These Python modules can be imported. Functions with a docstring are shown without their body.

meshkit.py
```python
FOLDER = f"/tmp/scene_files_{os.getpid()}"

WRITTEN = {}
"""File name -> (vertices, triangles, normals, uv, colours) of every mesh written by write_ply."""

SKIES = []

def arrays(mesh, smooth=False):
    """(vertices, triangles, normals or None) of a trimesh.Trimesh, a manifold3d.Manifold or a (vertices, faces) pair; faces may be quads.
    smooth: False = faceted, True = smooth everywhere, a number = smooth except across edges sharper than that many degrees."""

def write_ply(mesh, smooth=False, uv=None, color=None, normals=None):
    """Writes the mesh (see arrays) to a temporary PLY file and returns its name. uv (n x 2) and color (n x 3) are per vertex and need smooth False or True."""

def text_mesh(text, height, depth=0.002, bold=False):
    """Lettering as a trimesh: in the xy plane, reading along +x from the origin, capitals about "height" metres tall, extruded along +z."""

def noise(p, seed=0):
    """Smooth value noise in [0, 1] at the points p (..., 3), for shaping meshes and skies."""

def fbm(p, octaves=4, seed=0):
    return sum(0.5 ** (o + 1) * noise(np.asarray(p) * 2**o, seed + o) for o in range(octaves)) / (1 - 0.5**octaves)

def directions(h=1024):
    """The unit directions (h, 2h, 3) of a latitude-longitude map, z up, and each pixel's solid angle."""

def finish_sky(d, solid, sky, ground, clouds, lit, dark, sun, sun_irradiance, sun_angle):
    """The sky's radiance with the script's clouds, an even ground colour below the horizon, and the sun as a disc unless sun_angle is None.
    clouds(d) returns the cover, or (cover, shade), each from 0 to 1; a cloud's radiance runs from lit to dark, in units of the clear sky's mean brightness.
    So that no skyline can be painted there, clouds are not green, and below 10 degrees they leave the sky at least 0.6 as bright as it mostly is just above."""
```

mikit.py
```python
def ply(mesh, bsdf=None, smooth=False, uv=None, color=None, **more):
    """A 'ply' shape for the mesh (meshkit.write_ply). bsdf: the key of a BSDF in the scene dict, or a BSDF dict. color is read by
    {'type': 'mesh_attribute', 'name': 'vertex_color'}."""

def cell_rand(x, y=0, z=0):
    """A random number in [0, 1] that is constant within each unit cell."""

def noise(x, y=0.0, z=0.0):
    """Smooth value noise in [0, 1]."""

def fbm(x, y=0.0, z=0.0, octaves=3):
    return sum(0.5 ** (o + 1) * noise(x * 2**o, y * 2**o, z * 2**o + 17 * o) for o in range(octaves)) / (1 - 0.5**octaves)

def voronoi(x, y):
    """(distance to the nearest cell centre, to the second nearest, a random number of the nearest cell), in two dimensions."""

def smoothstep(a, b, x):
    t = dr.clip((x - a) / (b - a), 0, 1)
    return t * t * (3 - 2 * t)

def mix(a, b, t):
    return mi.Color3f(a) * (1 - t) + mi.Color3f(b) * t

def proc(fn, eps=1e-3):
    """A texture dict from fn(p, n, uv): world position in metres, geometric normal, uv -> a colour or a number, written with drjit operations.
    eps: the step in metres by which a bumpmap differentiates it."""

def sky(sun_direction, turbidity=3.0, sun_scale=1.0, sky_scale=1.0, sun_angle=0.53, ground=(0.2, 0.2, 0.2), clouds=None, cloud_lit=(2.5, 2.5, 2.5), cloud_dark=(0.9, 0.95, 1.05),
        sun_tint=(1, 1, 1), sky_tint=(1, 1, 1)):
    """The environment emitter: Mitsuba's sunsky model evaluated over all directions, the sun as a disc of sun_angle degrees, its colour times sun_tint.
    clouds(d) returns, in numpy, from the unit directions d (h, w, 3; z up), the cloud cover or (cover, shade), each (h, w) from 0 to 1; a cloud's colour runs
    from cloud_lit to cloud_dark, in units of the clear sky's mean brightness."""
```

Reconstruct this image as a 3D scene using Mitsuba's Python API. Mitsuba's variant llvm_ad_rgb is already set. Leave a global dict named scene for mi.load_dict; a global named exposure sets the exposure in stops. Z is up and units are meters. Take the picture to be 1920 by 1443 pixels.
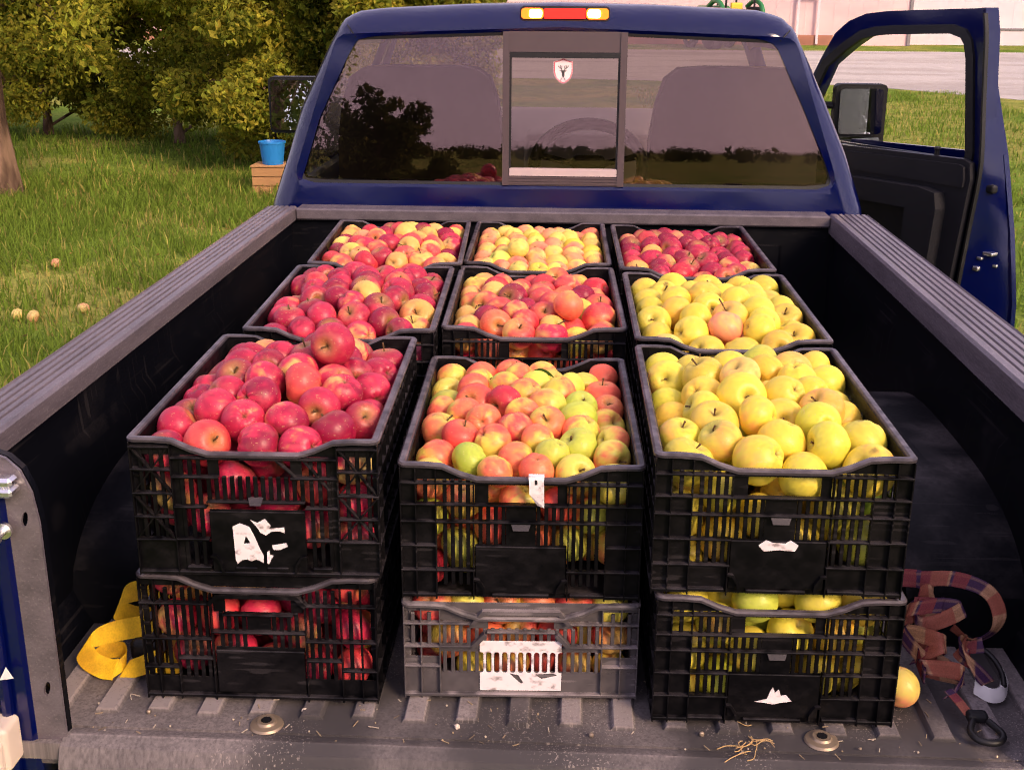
import math
import numpy as np, trimesh, shapely, shapely.geometry as sg, shapely.ops as so
import drjit as dr, mitsuba as mi, mikit, meshkit
from mikit import proc, noise, fbm, smoothstep, mix

T = mi.ScalarTransform4f
RNG = np.random.default_rng(7)
scene, labels = {}, {}

# ------------------------------------------------------------------ camera, sky, exposure
CAM = np.array([0.074, -1.638, 1.150])
YAW, PIT, ROLL = -0.052, 0.318, 0.006
cy_, sy_ = math.cos(YAW), math.sin(YAW)
FWD = np.array([sy_ * math.cos(PIT), cy_ * math.cos(PIT), -math.sin(PIT)])
RGT = np.array([cy_, -sy_, 0.0])
UPV = np.cross(RGT, FWD)
UPV = UPV * math.cos(ROLL) - RGT * math.sin(ROLL)
FOV = math.degrees(2 * math.atan(960 / 2233.0))
scene['camera'] = {'type': 'perspective', 'fov': FOV, 'fov_axis': 'x', 'near_clip': 0.05, 'far_clip': 5000.0,
                   'to_world': T().look_at(origin=CAM.tolist(), target=(CAM + FWD).tolist(), up=UPV.tolist())}
scene['sky_light'] = mikit.sky((0.56, -0.66, 0.50), turbidity=4, sun_scale=0.50, sun_angle=20, sky_scale=1.0, ground=(0.12, 0.12, 0.06),
                               clouds=lambda d: np.full(d.shape[:2], 0.8), cloud_lit=(1.72, 1.43, 1.86), cloud_dark=(1.0, 0.85, 1.05),
                               sun_tint=(1.0, 0.92, 0.95), sky_tint=(1.05, 0.93, 1.0))
exposure = 2.8


# ------------------------------------------------------------------ helpers
def uniq(key):
    if key not in scene and not any(k.startswith(key + '__') for k in (scene if key not in TAKEN else [key + '__'])):
        return key
    n = 1
    while f'{key}_{n:03d}' in TAKEN or f'{key}_{n:03d}' in scene:
        n += 1
    return f'{key}_{n:03d}'


TAKEN = set()


def thing(name, label, cat, group=None):
    key = name if name not in TAKEN else uniq(name)
    TAKEN.add(key)
    labels[key] = {'label': label, 'category': cat}
    if group:
        labels[key]['group'] = group
    return key


COUNT = {}


def add(key, mesh, mat, smooth=False, label=None, kind=None, **kw):
    """one entry; a taken key gets the next number"""
    n = COUNT.get(key, -1) + 1
    COUNT[key] = n
    k = key if n == 0 else f'{key}_{n:03d}'
    if isinstance(mesh, list):
        mesh = cat(mesh)
    scene[k] = mikit.ply(mesh, mat, smooth, **kw)
    TAKEN.add(k)
    if label or kind:
        labels.setdefault(k, {})
        if label:
            labels[k]['label'] = label
        if kind:
            labels[k]['kind'] = kind
    return k


def cat(ms):
    return trimesh.util.concatenate(ms)


def box(lo, hi):
    lo, hi = np.minimum(lo, hi), np.maximum(lo, hi)
    m = trimesh.creation.box(np.subtract(hi, lo))
    m.apply_translation((np.add(lo, hi)) / 2)
    return m


def cbox(lo, hi, c=0.003):
    """box with chamfered edges"""
    lo, hi = np.minimum(lo, hi).astype(float), np.maximum(lo, hi).astype(float)
    c = min(c, 0.45 * (hi - lo).min())
    pts = []
    for sx in (0, 1):
        for sy in (0, 1):
            for sz in (0, 1):
                p = np.where([sx, sy, sz], hi, lo)
                d = np.where([sx, sy, sz], -c, c)
                for k in range(3):
                    q = p + d
                    q[k] = p[k]
                    pts.append(q)
    return trimesh.convex.convex_hull(np.array(pts))


def rbox(lo, hi, r, n=3):
    """box with rounded edges: hull of spheres"""
    lo, hi = np.array(lo, float) + r, np.array(hi, float) - r
    s = trimesh.creation.icosphere(n - 1, r).vertices
    return trimesh.convex.convex_hull(np.vstack([s + np.where([i & 1, i & 2, i & 4], hi, lo) for i in range(8)]))


def loft(rings, closed=True, cap=False):
    """quads between consecutive rings of equal point counts"""
    R = np.array(rings, float)
    k, n = R.shape[:2]
    i, j = np.meshgrid(np.arange(k - 1), np.arange(n if closed else n - 1), indexing='ij')
    j2 = (j + 1) % n
    q = np.stack([i * n + j, i * n + j2, (i + 1) * n + j2, (i + 1) * n + j], -1).reshape(-1, 4)
    f = np.vstack([q[:, [0, 1, 2]], q[:, [0, 2, 3]]])
    m = trimesh.Trimesh(R.reshape(-1, 3), f, process=False)
    if cap:
        fs = [m.faces]
        v = list(m.vertices)
        for base, flip in ((0, True), ((k - 1) * n, False)):
            v.append(R[0 if base == 0 else -1].mean(0))
            c = len(v) - 1
            a = base + np.arange(n)
            b = base + (np.arange(n) + 1) % n
            t = np.stack([a, b, np.full(n, c)], 1)
            fs.append(t[:, ::-1] if flip else t)
        m = trimesh.Trimesh(np.array(v), np.vstack(fs), process=False)
    return m


def spline(pts, n=12):
    """Catmull-Rom through the points"""
    P = np.asarray(pts, float)
    P = np.vstack([2 * P[0] - P[1], P, 2 * P[-1] - P[-2]])
    out = []
    for i in range(1, len(P) - 2):
        t = np.linspace(0, 1, n, endpoint=False)[:, None]
        a, b, c, d = P[i - 1], P[i], P[i + 1], P[i + 2]
        out.append(0.5 * ((2 * b) + (-a + c) * t + (2 * a - 5 * b + 4 * c - d) * t ** 2 + (-a + 3 * b - 3 * c + d) * t ** 3))
    return np.vstack(out + [P[-2:-1]])


def tube(pts, r, sides=8, cap=True):
    p = np.asarray(pts, float)
    r = np.broadcast_to(r, (len(p),)).astype(float)
    t = np.gradient(p, axis=0)
    t /= np.linalg.norm(t, axis=1, keepdims=True) + 1e-12
    a = np.cross(t[0], [0.3, 0.5, 0.81] if abs(t[0] @ [0.3, 0.5, 0.81]) < .95 else [1, 0, 0])
    rings = []
    ang = np.arange(sides) * 2 * np.pi / sides
    for i in range(len(p)):
        a = a - t[i] * (a @ t[i])
        a /= np.linalg.norm(a) + 1e-12
        b = np.cross(t[i], a)
        rings.append(p[i] + r[i] * (np.cos(ang)[:, None] * a + np.sin(ang)[:, None] * b))
    return loft(rings, True, cap)


def ribbon(cen, wid, width, thick=0.0022, n=14):
    """webbing: centre points and width directions, both splined"""
    c, w = spline(cen, n), spline(wid, n)
    w /= np.linalg.norm(w, axis=1, keepdims=True)
    t = np.gradient(c, axis=0)
    nn = np.cross(t, w)
    nn /= np.linalg.norm(nn, axis=1, keepdims=True) + 1e-9
    h, d = width / 2, thick / 2
    rings = [[c[i] - w[i] * h - nn[i] * d, c[i] + w[i] * h - nn[i] * d, c[i] + w[i] * h + nn[i] * d, c[i] - w[i] * h + nn[i] * d] for i in range(len(c))]
    L = np.concatenate([[0], np.cumsum(np.linalg.norm(np.diff(c, axis=0), axis=1))])
    m = loft(rings, True, True)
    uv = np.zeros((len(m.vertices), 2))
    k = len(c) * 4
    uv[:k, 0] = np.tile([-h, h, h, -h], len(c))
    uv[:k, 1] = np.repeat(L, 4)
    uv[k:, 1] = [L[0], L[-1]]
    return m, uv


def extrude(poly, d):
    ps = [g for g in getattr(poly, 'geoms', [poly]) if g.area > 1e-9]
    return cat([trimesh.creation.extrude_polygon(p, d, engine='earcut') for p in ps])


def upright(m, y0):
    """mesh drawn in xy and extruded along +z -> x, z plane with its face at y0 looking towards -y"""
    v = m.vertices
    return trimesh.Trimesh(np.stack([v[:, 0], y0 - v[:, 2], v[:, 1]], 1), m.faces, process=False)


def moved(m, M):
    m = m.copy()
    m.apply_transform(M)
    return m


def rotz(a, loc=(0, 0, 0)):
    M = np.eye(4)
    M[:2, :2] = [[math.cos(a), -math.sin(a)], [math.sin(a), math.cos(a)]]
    M[:3, 3] = loc
    return M


# ------------------------------------------------------------------ materials
def M(key, d, two=True):
    scene[key] = {'type': 'twosided', 'b': d} if two else d
    return key


def prin(col, rough, **kw):
    c = col if isinstance(col, dict) else {'type': 'rgb', 'value': list(col)}
    return {'type': 'principled', 'base_color': c, 'roughness': rough, **kw}


def bump(d, fn, scale, eps=1e-3):
    return {'type': 'bumpmap', 'tex': proc(fn, eps), 'scale': scale, 'b': d}


def f_crate(base, dusty):
    def fn(p, n, uv):
        up = smoothstep(0.35, 0.9, dr.abs(n.z))
        d = fbm(p.x * 60, p.y * 60, p.z * 60, 3)
        s = fbm(p.x * 11, p.y * 11, p.z * 11, 2)
        k = dr.clip(0.10 + 0.55 * up, 0, 1) * smoothstep(0.35, 0.8, d * 0.6 + s * 0.55)
        k = k + 0.25 * smoothstep(0.62, 0.75, noise(p.x * 25, p.y * 25, p.z * 180)) * smoothstep(0.5, 0.7, s)
        return mix(base, dusty, dr.clip(k, 0, 1))
    return fn


M('black_plastic', prin(proc(f_crate((0.0016, 0.0016, 0.0024), (0.060, 0.053, 0.060))), 0.38, specular=0.16))
M('grey_plastic', prin(proc(f_crate((0.060, 0.053, 0.058), (0.36, 0.31, 0.32))), 0.5, specular=0.35))
M('rim_plastic', prin(proc(f_crate((0.032, 0.027, 0.033), (0.17, 0.145, 0.165))), 0.4, specular=0.4))


def f_liner(p, n, uv):
    d = fbm(p.x * 9, p.y * 9, p.z * 9, 4)
    g = fbm(p.x * 140, p.y * 140, p.z * 140, 2)
    up = smoothstep(0.3, 0.9, dr.abs(n.z))
    scr = smoothstep(0.70, 0.76, noise(p.x * 30, p.y * 4, p.z * 160)) * smoothstep(0.5, 0.65, noise(p.x * 5, p.y * 5, p.z * 5))
    scr = dr.maximum(scr, smoothstep(0.78, 0.83, noise(p.y * 220 + p.z * 60, p.z * 7 - p.y * 5, p.x * 9)) * smoothstep(0.5, 0.65, fbm(p.y * 6, p.z * 6, 2.0, 2)))
    k = up * (0.12 + 0.55 * smoothstep(0.35, 0.75, d)) * (0.45 + 0.8 * g) + 0.14 * smoothstep(0.45, 0.8, d) + 0.16 * scr
    return mix((0.0020, 0.0024, 0.0048), (0.085, 0.074, 0.078), dr.clip(k * 0.7 - 0.05, 0, 1))


def b_grain(p, n, uv):
    return fbm(p.x * 420, p.y * 420, p.z * 420, 2)


M('liner_plastic', bump(prin(proc(f_liner), 0.5, specular=0.12), b_grain, 0.0010, 6e-4))


def f_floor(p, n, uv):
    d = fbm(p.x * 6, p.y * 3.5, 3.0, 4)
    g = fbm(p.x * 260, p.y * 260, 1.0, 3)
    spk = smoothstep(0.70, 0.78, fbm(p.x * 420, p.y * 420, 4.0, 2)) * smoothstep(0.45, 0.6, fbm(p.x * 8, p.y * 8, 7.0, 2))
    wear = smoothstep(0.002, 0.0075, p.z)
    k = 0.17 + 0.55 * smoothstep(0.35, 0.75, d) * (0.2 + 1.1 * g) + 0.85 * wear * (0.35 + 0.9 * g) * smoothstep(0.2, 0.6, d)
    c = mix((0.016, 0.017, 0.021), (0.27, 0.235, 0.235), dr.clip(k, 0, 1))
    return mix(c, (0.42, 0.36, 0.33), 0.5 * spk)


M('floor_plastic', bump(prin(proc(f_floor), 0.62, specular=0.25), b_grain, 0.0012, 6e-4))


def f_rail(p, n, uv):
    d = fbm(p.x * 30, p.y * 5, p.z * 30, 4)
    g = fbm(p.x * 300, p.y * 60, p.z * 300, 2)
    sp = smoothstep(0.66, 0.75, fbm(p.x * 260, p.y * 200, p.z * 260, 2))
    c = mix((0.056, 0.048, 0.058), (0.160, 0.135, 0.155), dr.clip(d * 0.8 + g * 0.4 - 0.1, 0, 1))
    return mix(c, (0.4, 0.35, 0.34), 0.10 * sp)


M('rail_plastic', bump(prin(proc(f_rail), 0.36, specular=0.6), b_grain, 0.0006, 6e-4))


def b_paint(p, n, uv):
    return fbm(p.x * 5, p.y * 5, p.z * 5, 2)


def f_paint(p, n, uv):
    d = smoothstep(0.5, 0.85, fbm(p.x * 7, p.y * 7, p.z * 7, 4))
    return mix((0.0010, 0.0070, 0.130), (0.008, 0.016, 0.095), 0.18 * d)


M('blue_paint', bump({'type': 'roughplastic', 'alpha': 0.03, 'int_ior': 1.6, 'nonlinear': True, 'diffuse_reflectance': proc(f_paint)}, b_paint, 0.006, 1e-2))
M('dark_trim', prin((0.008, 0.008, 0.010), 0.5, specular=0.3))
M('door_trim', prin((0.012, 0.012, 0.017), 0.5, specular=0.35))
M('window_frame', prin((0.075, 0.052, 0.056), 0.35, specular=0.6))
M('pale_strip', prin((0.5, 0.40, 0.40), 0.35, specular=0.5))
M('seal_rubber', prin((0.006, 0.006, 0.008), 0.5))
M('tinted_glass', {'type': 'thindielectric', 'int_ior': 1.82, 'specular_transmittance': {'type': 'rgb', 'value': [0.26, 0.23, 0.19]},
                   'specular_reflectance': {'type': 'rgb', 'value': [1.0, 0.68, 0.65]}}, two=False)
M('clear_glass', {'type': 'thindielectric', 'int_ior': 1.2}, two=False)
M('door_glass', {'type': 'thindielectric', 'int_ior': 1.06}, two=False)
M('mirror_glass', {'type': 'conductor', 'material': 'Ag', 'specular_reflectance': {'type': 'rgb', 'value': [0.8, 0.85, 0.85]}})
M('bright_metal', {'type': 'roughconductor', 'material': 'Al', 'alpha': 0.25})
M('dull_metal', prin((0.42, 0.33, 0.24), 0.45, metallic=0.7))
M('seat_cloth', prin((0.045, 0.040, 0.042), 0.8))
M('dash_grey', prin((0.50, 0.46, 0.43), 0.7))
M('cream_plastic', prin((0.62, 0.52, 0.43), 0.5))
M('white_plastic', prin((0.78, 0.76, 0.76), 0.4))
M('red_lens', prin((0.45, 0.008, 0.006), 0.5, specular=0.15))
M('amber_lens', prin((0.7, 0.12, 0.01), 0.5, specular=0.15))


def f_paper(p, n, uv):
    d = fbm(p.x * 90, p.y * 90, p.z * 90, 3)
    return mix((0.78, 0.70, 0.72), (0.30, 0.25, 0.25), smoothstep(0.52, 0.80, d))


M('worn_paper', prin(proc(f_paper), 0.6))
M('ink_black', prin((0.012, 0.011, 0.013), 0.6))
M('emblem_red', prin((0.62, 0.10, 0.14), 0.5))
M('emblem_white', prin((0.85, 0.72, 0.75), 0.5))


def f_web(p, n, uv):
    w = noise(uv.y * 900, uv.x * 500, 0)
    s = fbm(p.x * 30, p.y * 30, p.z * 30, 3)
    c = mix((0.80, 0.50, 0.012), (0.55, 0.30, 0.010), smoothstep(0.4, 0.8, s))
    return c * (0.85 + 0.25 * w)


M('yellow_webbing', prin(proc(f_web), 0.75))


def f_plaid(p, n, uv):
    t = uv.y * 22
    a = smoothstep(0.46, 0.54, noise(t, 0, 1))
    b = smoothstep(0.006, 0.0075, dr.abs(uv.x)) * (1 - smoothstep(0.011, 0.0125, dr.abs(uv.x)))
    e = smoothstep(0.60, 0.66, noise(uv.y * 47 + 9, 0, 4))
    c = mix((0.46, 0.24, 0.13), (0.060, 0.020, 0.075), a)
    c = mix(c, (0.60, 0.33, 0.19), b * (0.75 - 0.5 * a))
    c = mix(c, (0.34, 0.05, 0.04), e * 0.7)
    return c * (0.75 + 0.4 * noise(uv.y * 900, uv.x * 700, 2))


M('plaid_webbing', prin(proc(f_plaid), 0.7))
M('vertex_matte', prin({'type': 'mesh_attribute', 'name': 'vertex_color'}, 0.85))
def f_lent(p, n, uv):
    a = noise(p.x * 330, p.y * 330, p.z * 330)
    return 0.26 * smoothstep(0.80, 0.90, a) + 0.05 * smoothstep(0.45, 0.8, fbm(p.x * 90, p.y * 90, p.z * 90, 2))


M('apple_skin', {'type': 'blendbsdf', 'weight': proc(f_lent),
                 'skin': prin({'type': 'mesh_attribute', 'name': 'vertex_color'}, 0.42, specular=0.4, clearcoat=0.10, clearcoat_gloss=0.8),
                 'speck': prin((0.70, 0.50, 0.24), 0.6)})
M('apple_stem', prin((0.10, 0.055, 0.02), 0.8))
M('leaf', {'type': 'principledthin', 'base_color': {'type': 'mesh_attribute', 'name': 'vertex_color'}, 'roughness': 0.5, 'diff_trans': 0.9, 'spec_trans': 0.0}, two=False)


def f_bark(p, n, uv):
    r = fbm(p.x * 9, p.y * 9, p.z * 2.2, 4)
    return mix((0.055, 0.030, 0.018), (0.22, 0.14, 0.09), smoothstep(0.35, 0.75, r))


M('bark', bump(prin(proc(f_bark), 0.9), lambda p, n, uv: fbm(p.x * 14, p.y * 14, p.z * 4, 3), 0.05, 5e-3))


def f_ground(p, n, uv):
    a = fbm(p.x * 0.6, p.y * 0.6, 0, 4)
    b = fbm(p.x * 6, p.y * 6, 1, 3)
    c = mix((0.120, 0.185, 0.026), (0.24, 0.24, 0.058), smoothstep(0.35, 0.7, a))
    c = mix(c, (0.075, 0.115, 0.018), 0.6 * smoothstep(0.45, 0.75, b))
    return c * (0.75 + 0.5 * fbm(p.x * 45, p.y * 30, 2, 2))


M('grass_ground', bump(prin(proc(f_ground), 0.95, specular=0.1), lambda p, n, uv: fbm(p.x * 25, p.y * 25, 0, 3), 0.06, 8e-3))


def f_road(p, n, uv):
    a = fbm(p.x * 0.35, p.y * 0.8, 0, 4)
    b = fbm(p.x * 9, p.y * 9, 1, 3)
    c = mix((0.33, 0.305, 0.28), (0.26, 0.235, 0.215), smoothstep(0.35, 0.7, a))
    return c * (0.85 + 0.3 * b)


M('gravel', prin(proc(f_road), 0.95, specular=0.1))


def f_siding(c0, c1):
    def fn(p, n, uv):
        s = fbm(p.x * 0.5, p.y * 0.5, p.z * 1.3, 3)
        return mix(c0, c1, smoothstep(0.3, 0.75, s))
    return fn


M('pink_siding', prin(proc(f_siding((0.76, 0.54, 0.54), (0.68, 0.48, 0.49))), 0.5))
M('white_siding', prin(proc(f_siding((0.74, 0.66, 0.70), (0.66, 0.60, 0.65))), 0.5))
M('brick_red', prin(proc(f_siding((0.42, 0.19, 0.13), (0.34, 0.15, 0.10))), 0.8))
M('grey_roof', prin((0.22, 0.20, 0.21), 0.5))
M('tractor_green', prin((0.03, 0.20, 0.06), 0.35, specular=0.5))
M('tractor_yellow', prin((0.75, 0.52, 0.03), 0.4))
M('tyre', prin((0.012, 0.012, 0.012), 0.8))
M('barrel_blue', prin((0.02, 0.20, 0.55), 0.35, specular=0.5))
M('tan_wood', prin(proc(f_siding((0.50, 0.28, 0.11), (0.36, 0.19, 0.08))), 0.8))
M('straw_dry', prin((0.55, 0.36, 0.16), 0.8))

GZ = -0.92          # ground level; z = 0 is the bed floor

# ------------------------------------------------------------------ the setting: ground, road
g = trimesh.creation.box((4000, 4000, 0.4))
g.apply_translation((0, 1000, GZ - 0.2))
add('ground', g, 'grass_ground', kind='structure')
road = sg.Polygon([(-70, 27), (-20, 29.5), (0, 29.6), (6.7, 28.2), (9.3, 24.4), (14, 19.5), (40, 9), (70, 4), (80, 40), (17.2, 46.5), (9.6, 46.6), (-10, 46), (-70, 44)]).buffer(2.5).buffer(-2.5)
m = extrude(road.segmentize(2.0), 0.004)
m.apply_translation((0, 0, GZ))
add('road', m, 'gravel', kind='structure')


# grass blades near enough to be told apart
def blades(n, region, hmin, hmax, width, seed):
    r = np.random.default_rng(seed)
    x0, x1, y0, y1 = region
    P = np.stack([r.uniform(x0, x1, n), y0 + (y1 - y0) * r.random(n) ** 1.25], 1)
    dens = meshkit.fbm(np.column_stack([P * 1.6, np.zeros(n)]), 3, seed)
    keep = r.random(n) < np.clip(0.3 + 1.5 * (dens - 0.25), 0.15, 1)
    P, dens = P[keep], dens[keep]
    n = len(P)
    h = r.uniform(hmin, hmax, n) * (0.6 + 0.9 * dens)
    a = r.uniform(0, 2 * np.pi, n)
    lean = r.uniform(0.1, 0.9, n) * h
    b = a + r.normal(0, 0.6, n)
    w = width * r.uniform(0.6, 1.3, n)
    base = np.column_stack([P, np.full(n, GZ)])
    s = np.column_stack([-np.sin(a), np.cos(a), np.zeros(n)]) * w[:, None]
    d = np.column_stack([np.cos(b), np.sin(b), np.zeros(n)])
    mid = base + d * (lean * 0.35)[:, None] + np.column_stack([np.zeros((n, 2)), h * 0.6])
    tip = base + d * lean[:, None] + np.column_stack([np.zeros((n, 2)), h])
    V = np.stack([base - s, base + s, mid - s * 0.7, mid + s * 0.7, tip], 1).reshape(-1, 3)
    F = np.array([[0, 1, 3], [0, 3, 2], [2, 3, 4]])
    F = (np.arange(n)[:, None, None] * 5 + F).reshape(-1, 3)
    dry = (r.random(n) < np.clip(0.12 + 0.9 * (0.55 - dens), 0.05, 0.6))[:, None]
    c = np.where(dry, [0.46, 0.39, 0.12], [0.185, 0.275, 0.040]) * r.uniform(0.65, 1.3, (n, 1)) * [1, 1, 1]
    return V, F, np.repeat(c, 5, 0)


parts = [blades(60000, (-7.5, -1.3, 2.2, 12), 0.05, 0.15, 0.0055, 3), blades(42000, (1.3, 8.5, 3.0, 26), 0.04, 0.10, 0.008, 4),
         blades(14000, (-9, 0, 9, 17), 0.06, 0.16, 0.010, 5)]
off = np.cumsum([0] + [len(p[0]) for p in parts])
V = np.vstack([p[0] for p in parts])
F = np.vstack([p[1] + o for p, o in zip(parts, off)])
add('grass', (V, F), 'leaf', False, kind='stuff', color=np.vstack([p[2] for p in parts]))
labels['grass'].update(label='yellow green grass with dry patches growing on both sides of the truck', category='grass')


# ------------------------------------------------------------------ trees and shrubs
def leaf_cloud(cen, rad, n, size, dark, light, seed, hang=0.3):
    """n leaves round the clump centres; each leaf a bent rhomb of its own"""
    r = np.random.default_rng(seed)
    cen, rad = np.asarray(cen, float), np.asarray(rad, float)
    w = rad ** 2
    i = r.choice(len(cen), n, p=w / w.sum())
    d = r.normal(size=(n, 3))
    d /= np.linalg.norm(d, axis=1, keepdims=True)
    p = cen[i] + d * (rad[i] * r.random(n) ** 0.45)[:, None] * [1, 1, 0.8]
    t = r.normal(size=(n, 3)) + d * 0.6 + [0, 0, -hang]
    t /= np.linalg.norm(t, axis=1, keepdims=True)
    s = np.cross(t, r.normal(size=(n, 3)) * 0.7 + [0, 0, 1])
    s /= np.linalg.norm(s, axis=1, keepdims=True) + 1e-9
    L = size * np.exp(r.normal(-.05, .38, n))[:, None].clip(.4, 2.1)
    nn = np.cross(s, t)
    Vv = np.stack([p - t * L * 0.5, p + s * L * 0.27 + nn * L * 0.08, p + t * L * 0.5, p - s * L * 0.27 + nn * L * 0.08], 1).reshape(-1, 3)
    Ff = (np.arange(n)[:, None, None] * 4 + np.array([[0, 1, 2], [0, 2, 3]])).reshape(-1, 3)
    tone = np.clip(meshkit.fbm(cen[i] * 1.1, 3, seed) * 1.5 - 0.25 + r.normal(0, 0.2, n), 0, 1)[:, None]
    c = np.array(dark) * (1 - tone) + np.array(light) * tone
    c = c * (1 + r.normal(0, .10, (n, 3)) * [1, .5, 1])
    return Vv, Ff, np.repeat(np.clip(c, 0.005, 0.8), 4, 0)


def tree(name, label, category, base, height, spread, trunk_r, first, n_leaf, size, dark, light, seed, nlimb=9, group=None, low=0.0, lean=(0, 0)):
    r = np.random.default_rng(seed)
    k = thing(name, label, category, group)
    base = np.array(base, float)
    zs = np.linspace(0, height * 0.8, 9)
    path = base + np.column_stack([np.cumsum(r.normal(0, 0.03, 9)) * height * .2 + zs * lean[0], np.cumsum(r.normal(0, 0.03, 9)) * height * .2 + zs * lean[1], zs - 0.1])
    tr = tube(path, trunk_r * np.linspace(1.0, 0.3, 9) * np.r_[1.35, np.ones(8)], 14)
    vv = tr.vertices
    tr.vertices = vv + (meshkit.fbm(vv * [8, 8, 2], 3, seed) - 0.5)[:, None] * trunk_r * 0.35 * (vv - np.interp(vv[:, 2:3], path[:, 2], np.arange(9)) * 0 - base) / (np.linalg.norm(vv - base, axis=1, keepdims=True) + .3)
    wood, cen, rad = [tr], [], []
    for j in range(nlimb):
        z0 = first + (height * 0.8 - first) * (j + 0.3) / nlimb
        p0 = np.array([np.interp(z0, path[:, 2] - base[2], path[:, q]) for q in range(3)])
        a = j * 2.4 + r.uniform(-.4, .4)
        ln = spread * r.uniform(0.7, 1.1) * (1 - 0.45 * (z0 / height))
        d = np.array([math.cos(a), math.sin(a), r.uniform(0.15, 0.6)])
        q = spline([p0, p0 + d * ln * 0.4 + [0, 0, .1], p0 + d * ln * 0.75, p0 + d * ln + [0, 0, -0.12 * ln]], 4)
        wood.append(tube(q, np.linspace(trunk_r * 0.34, 0.012, len(q)), 7))
        for c in range(7):
            f = r.uniform(0.35, 1.05)
            cc = p0 + d * ln * f + r.normal(0, 0.17 * spread, 3)
            cc[2] = max(cc[2], base[2] + low)
            cen.append(cc)
            rad.append(spread * r.uniform(0.14, 0.30))
            m_ = (p0 + d * ln * f * 0.8 + cc) / 2
            wood.append(tube([p0 + d * ln * f * 0.8, m_ + r.normal(0, .03, 3), cc], [0.02, 0.012, 0.005], 5))
    add(k + '__trunk', wood, 'bark', 40)
    Vv, Ff, cc = leaf_cloud(cen, rad, n_leaf, size, dark, light, seed + 1)
    add(k + '__crown', (Vv, Ff), 'leaf', False, color=cc)
    return k


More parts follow.
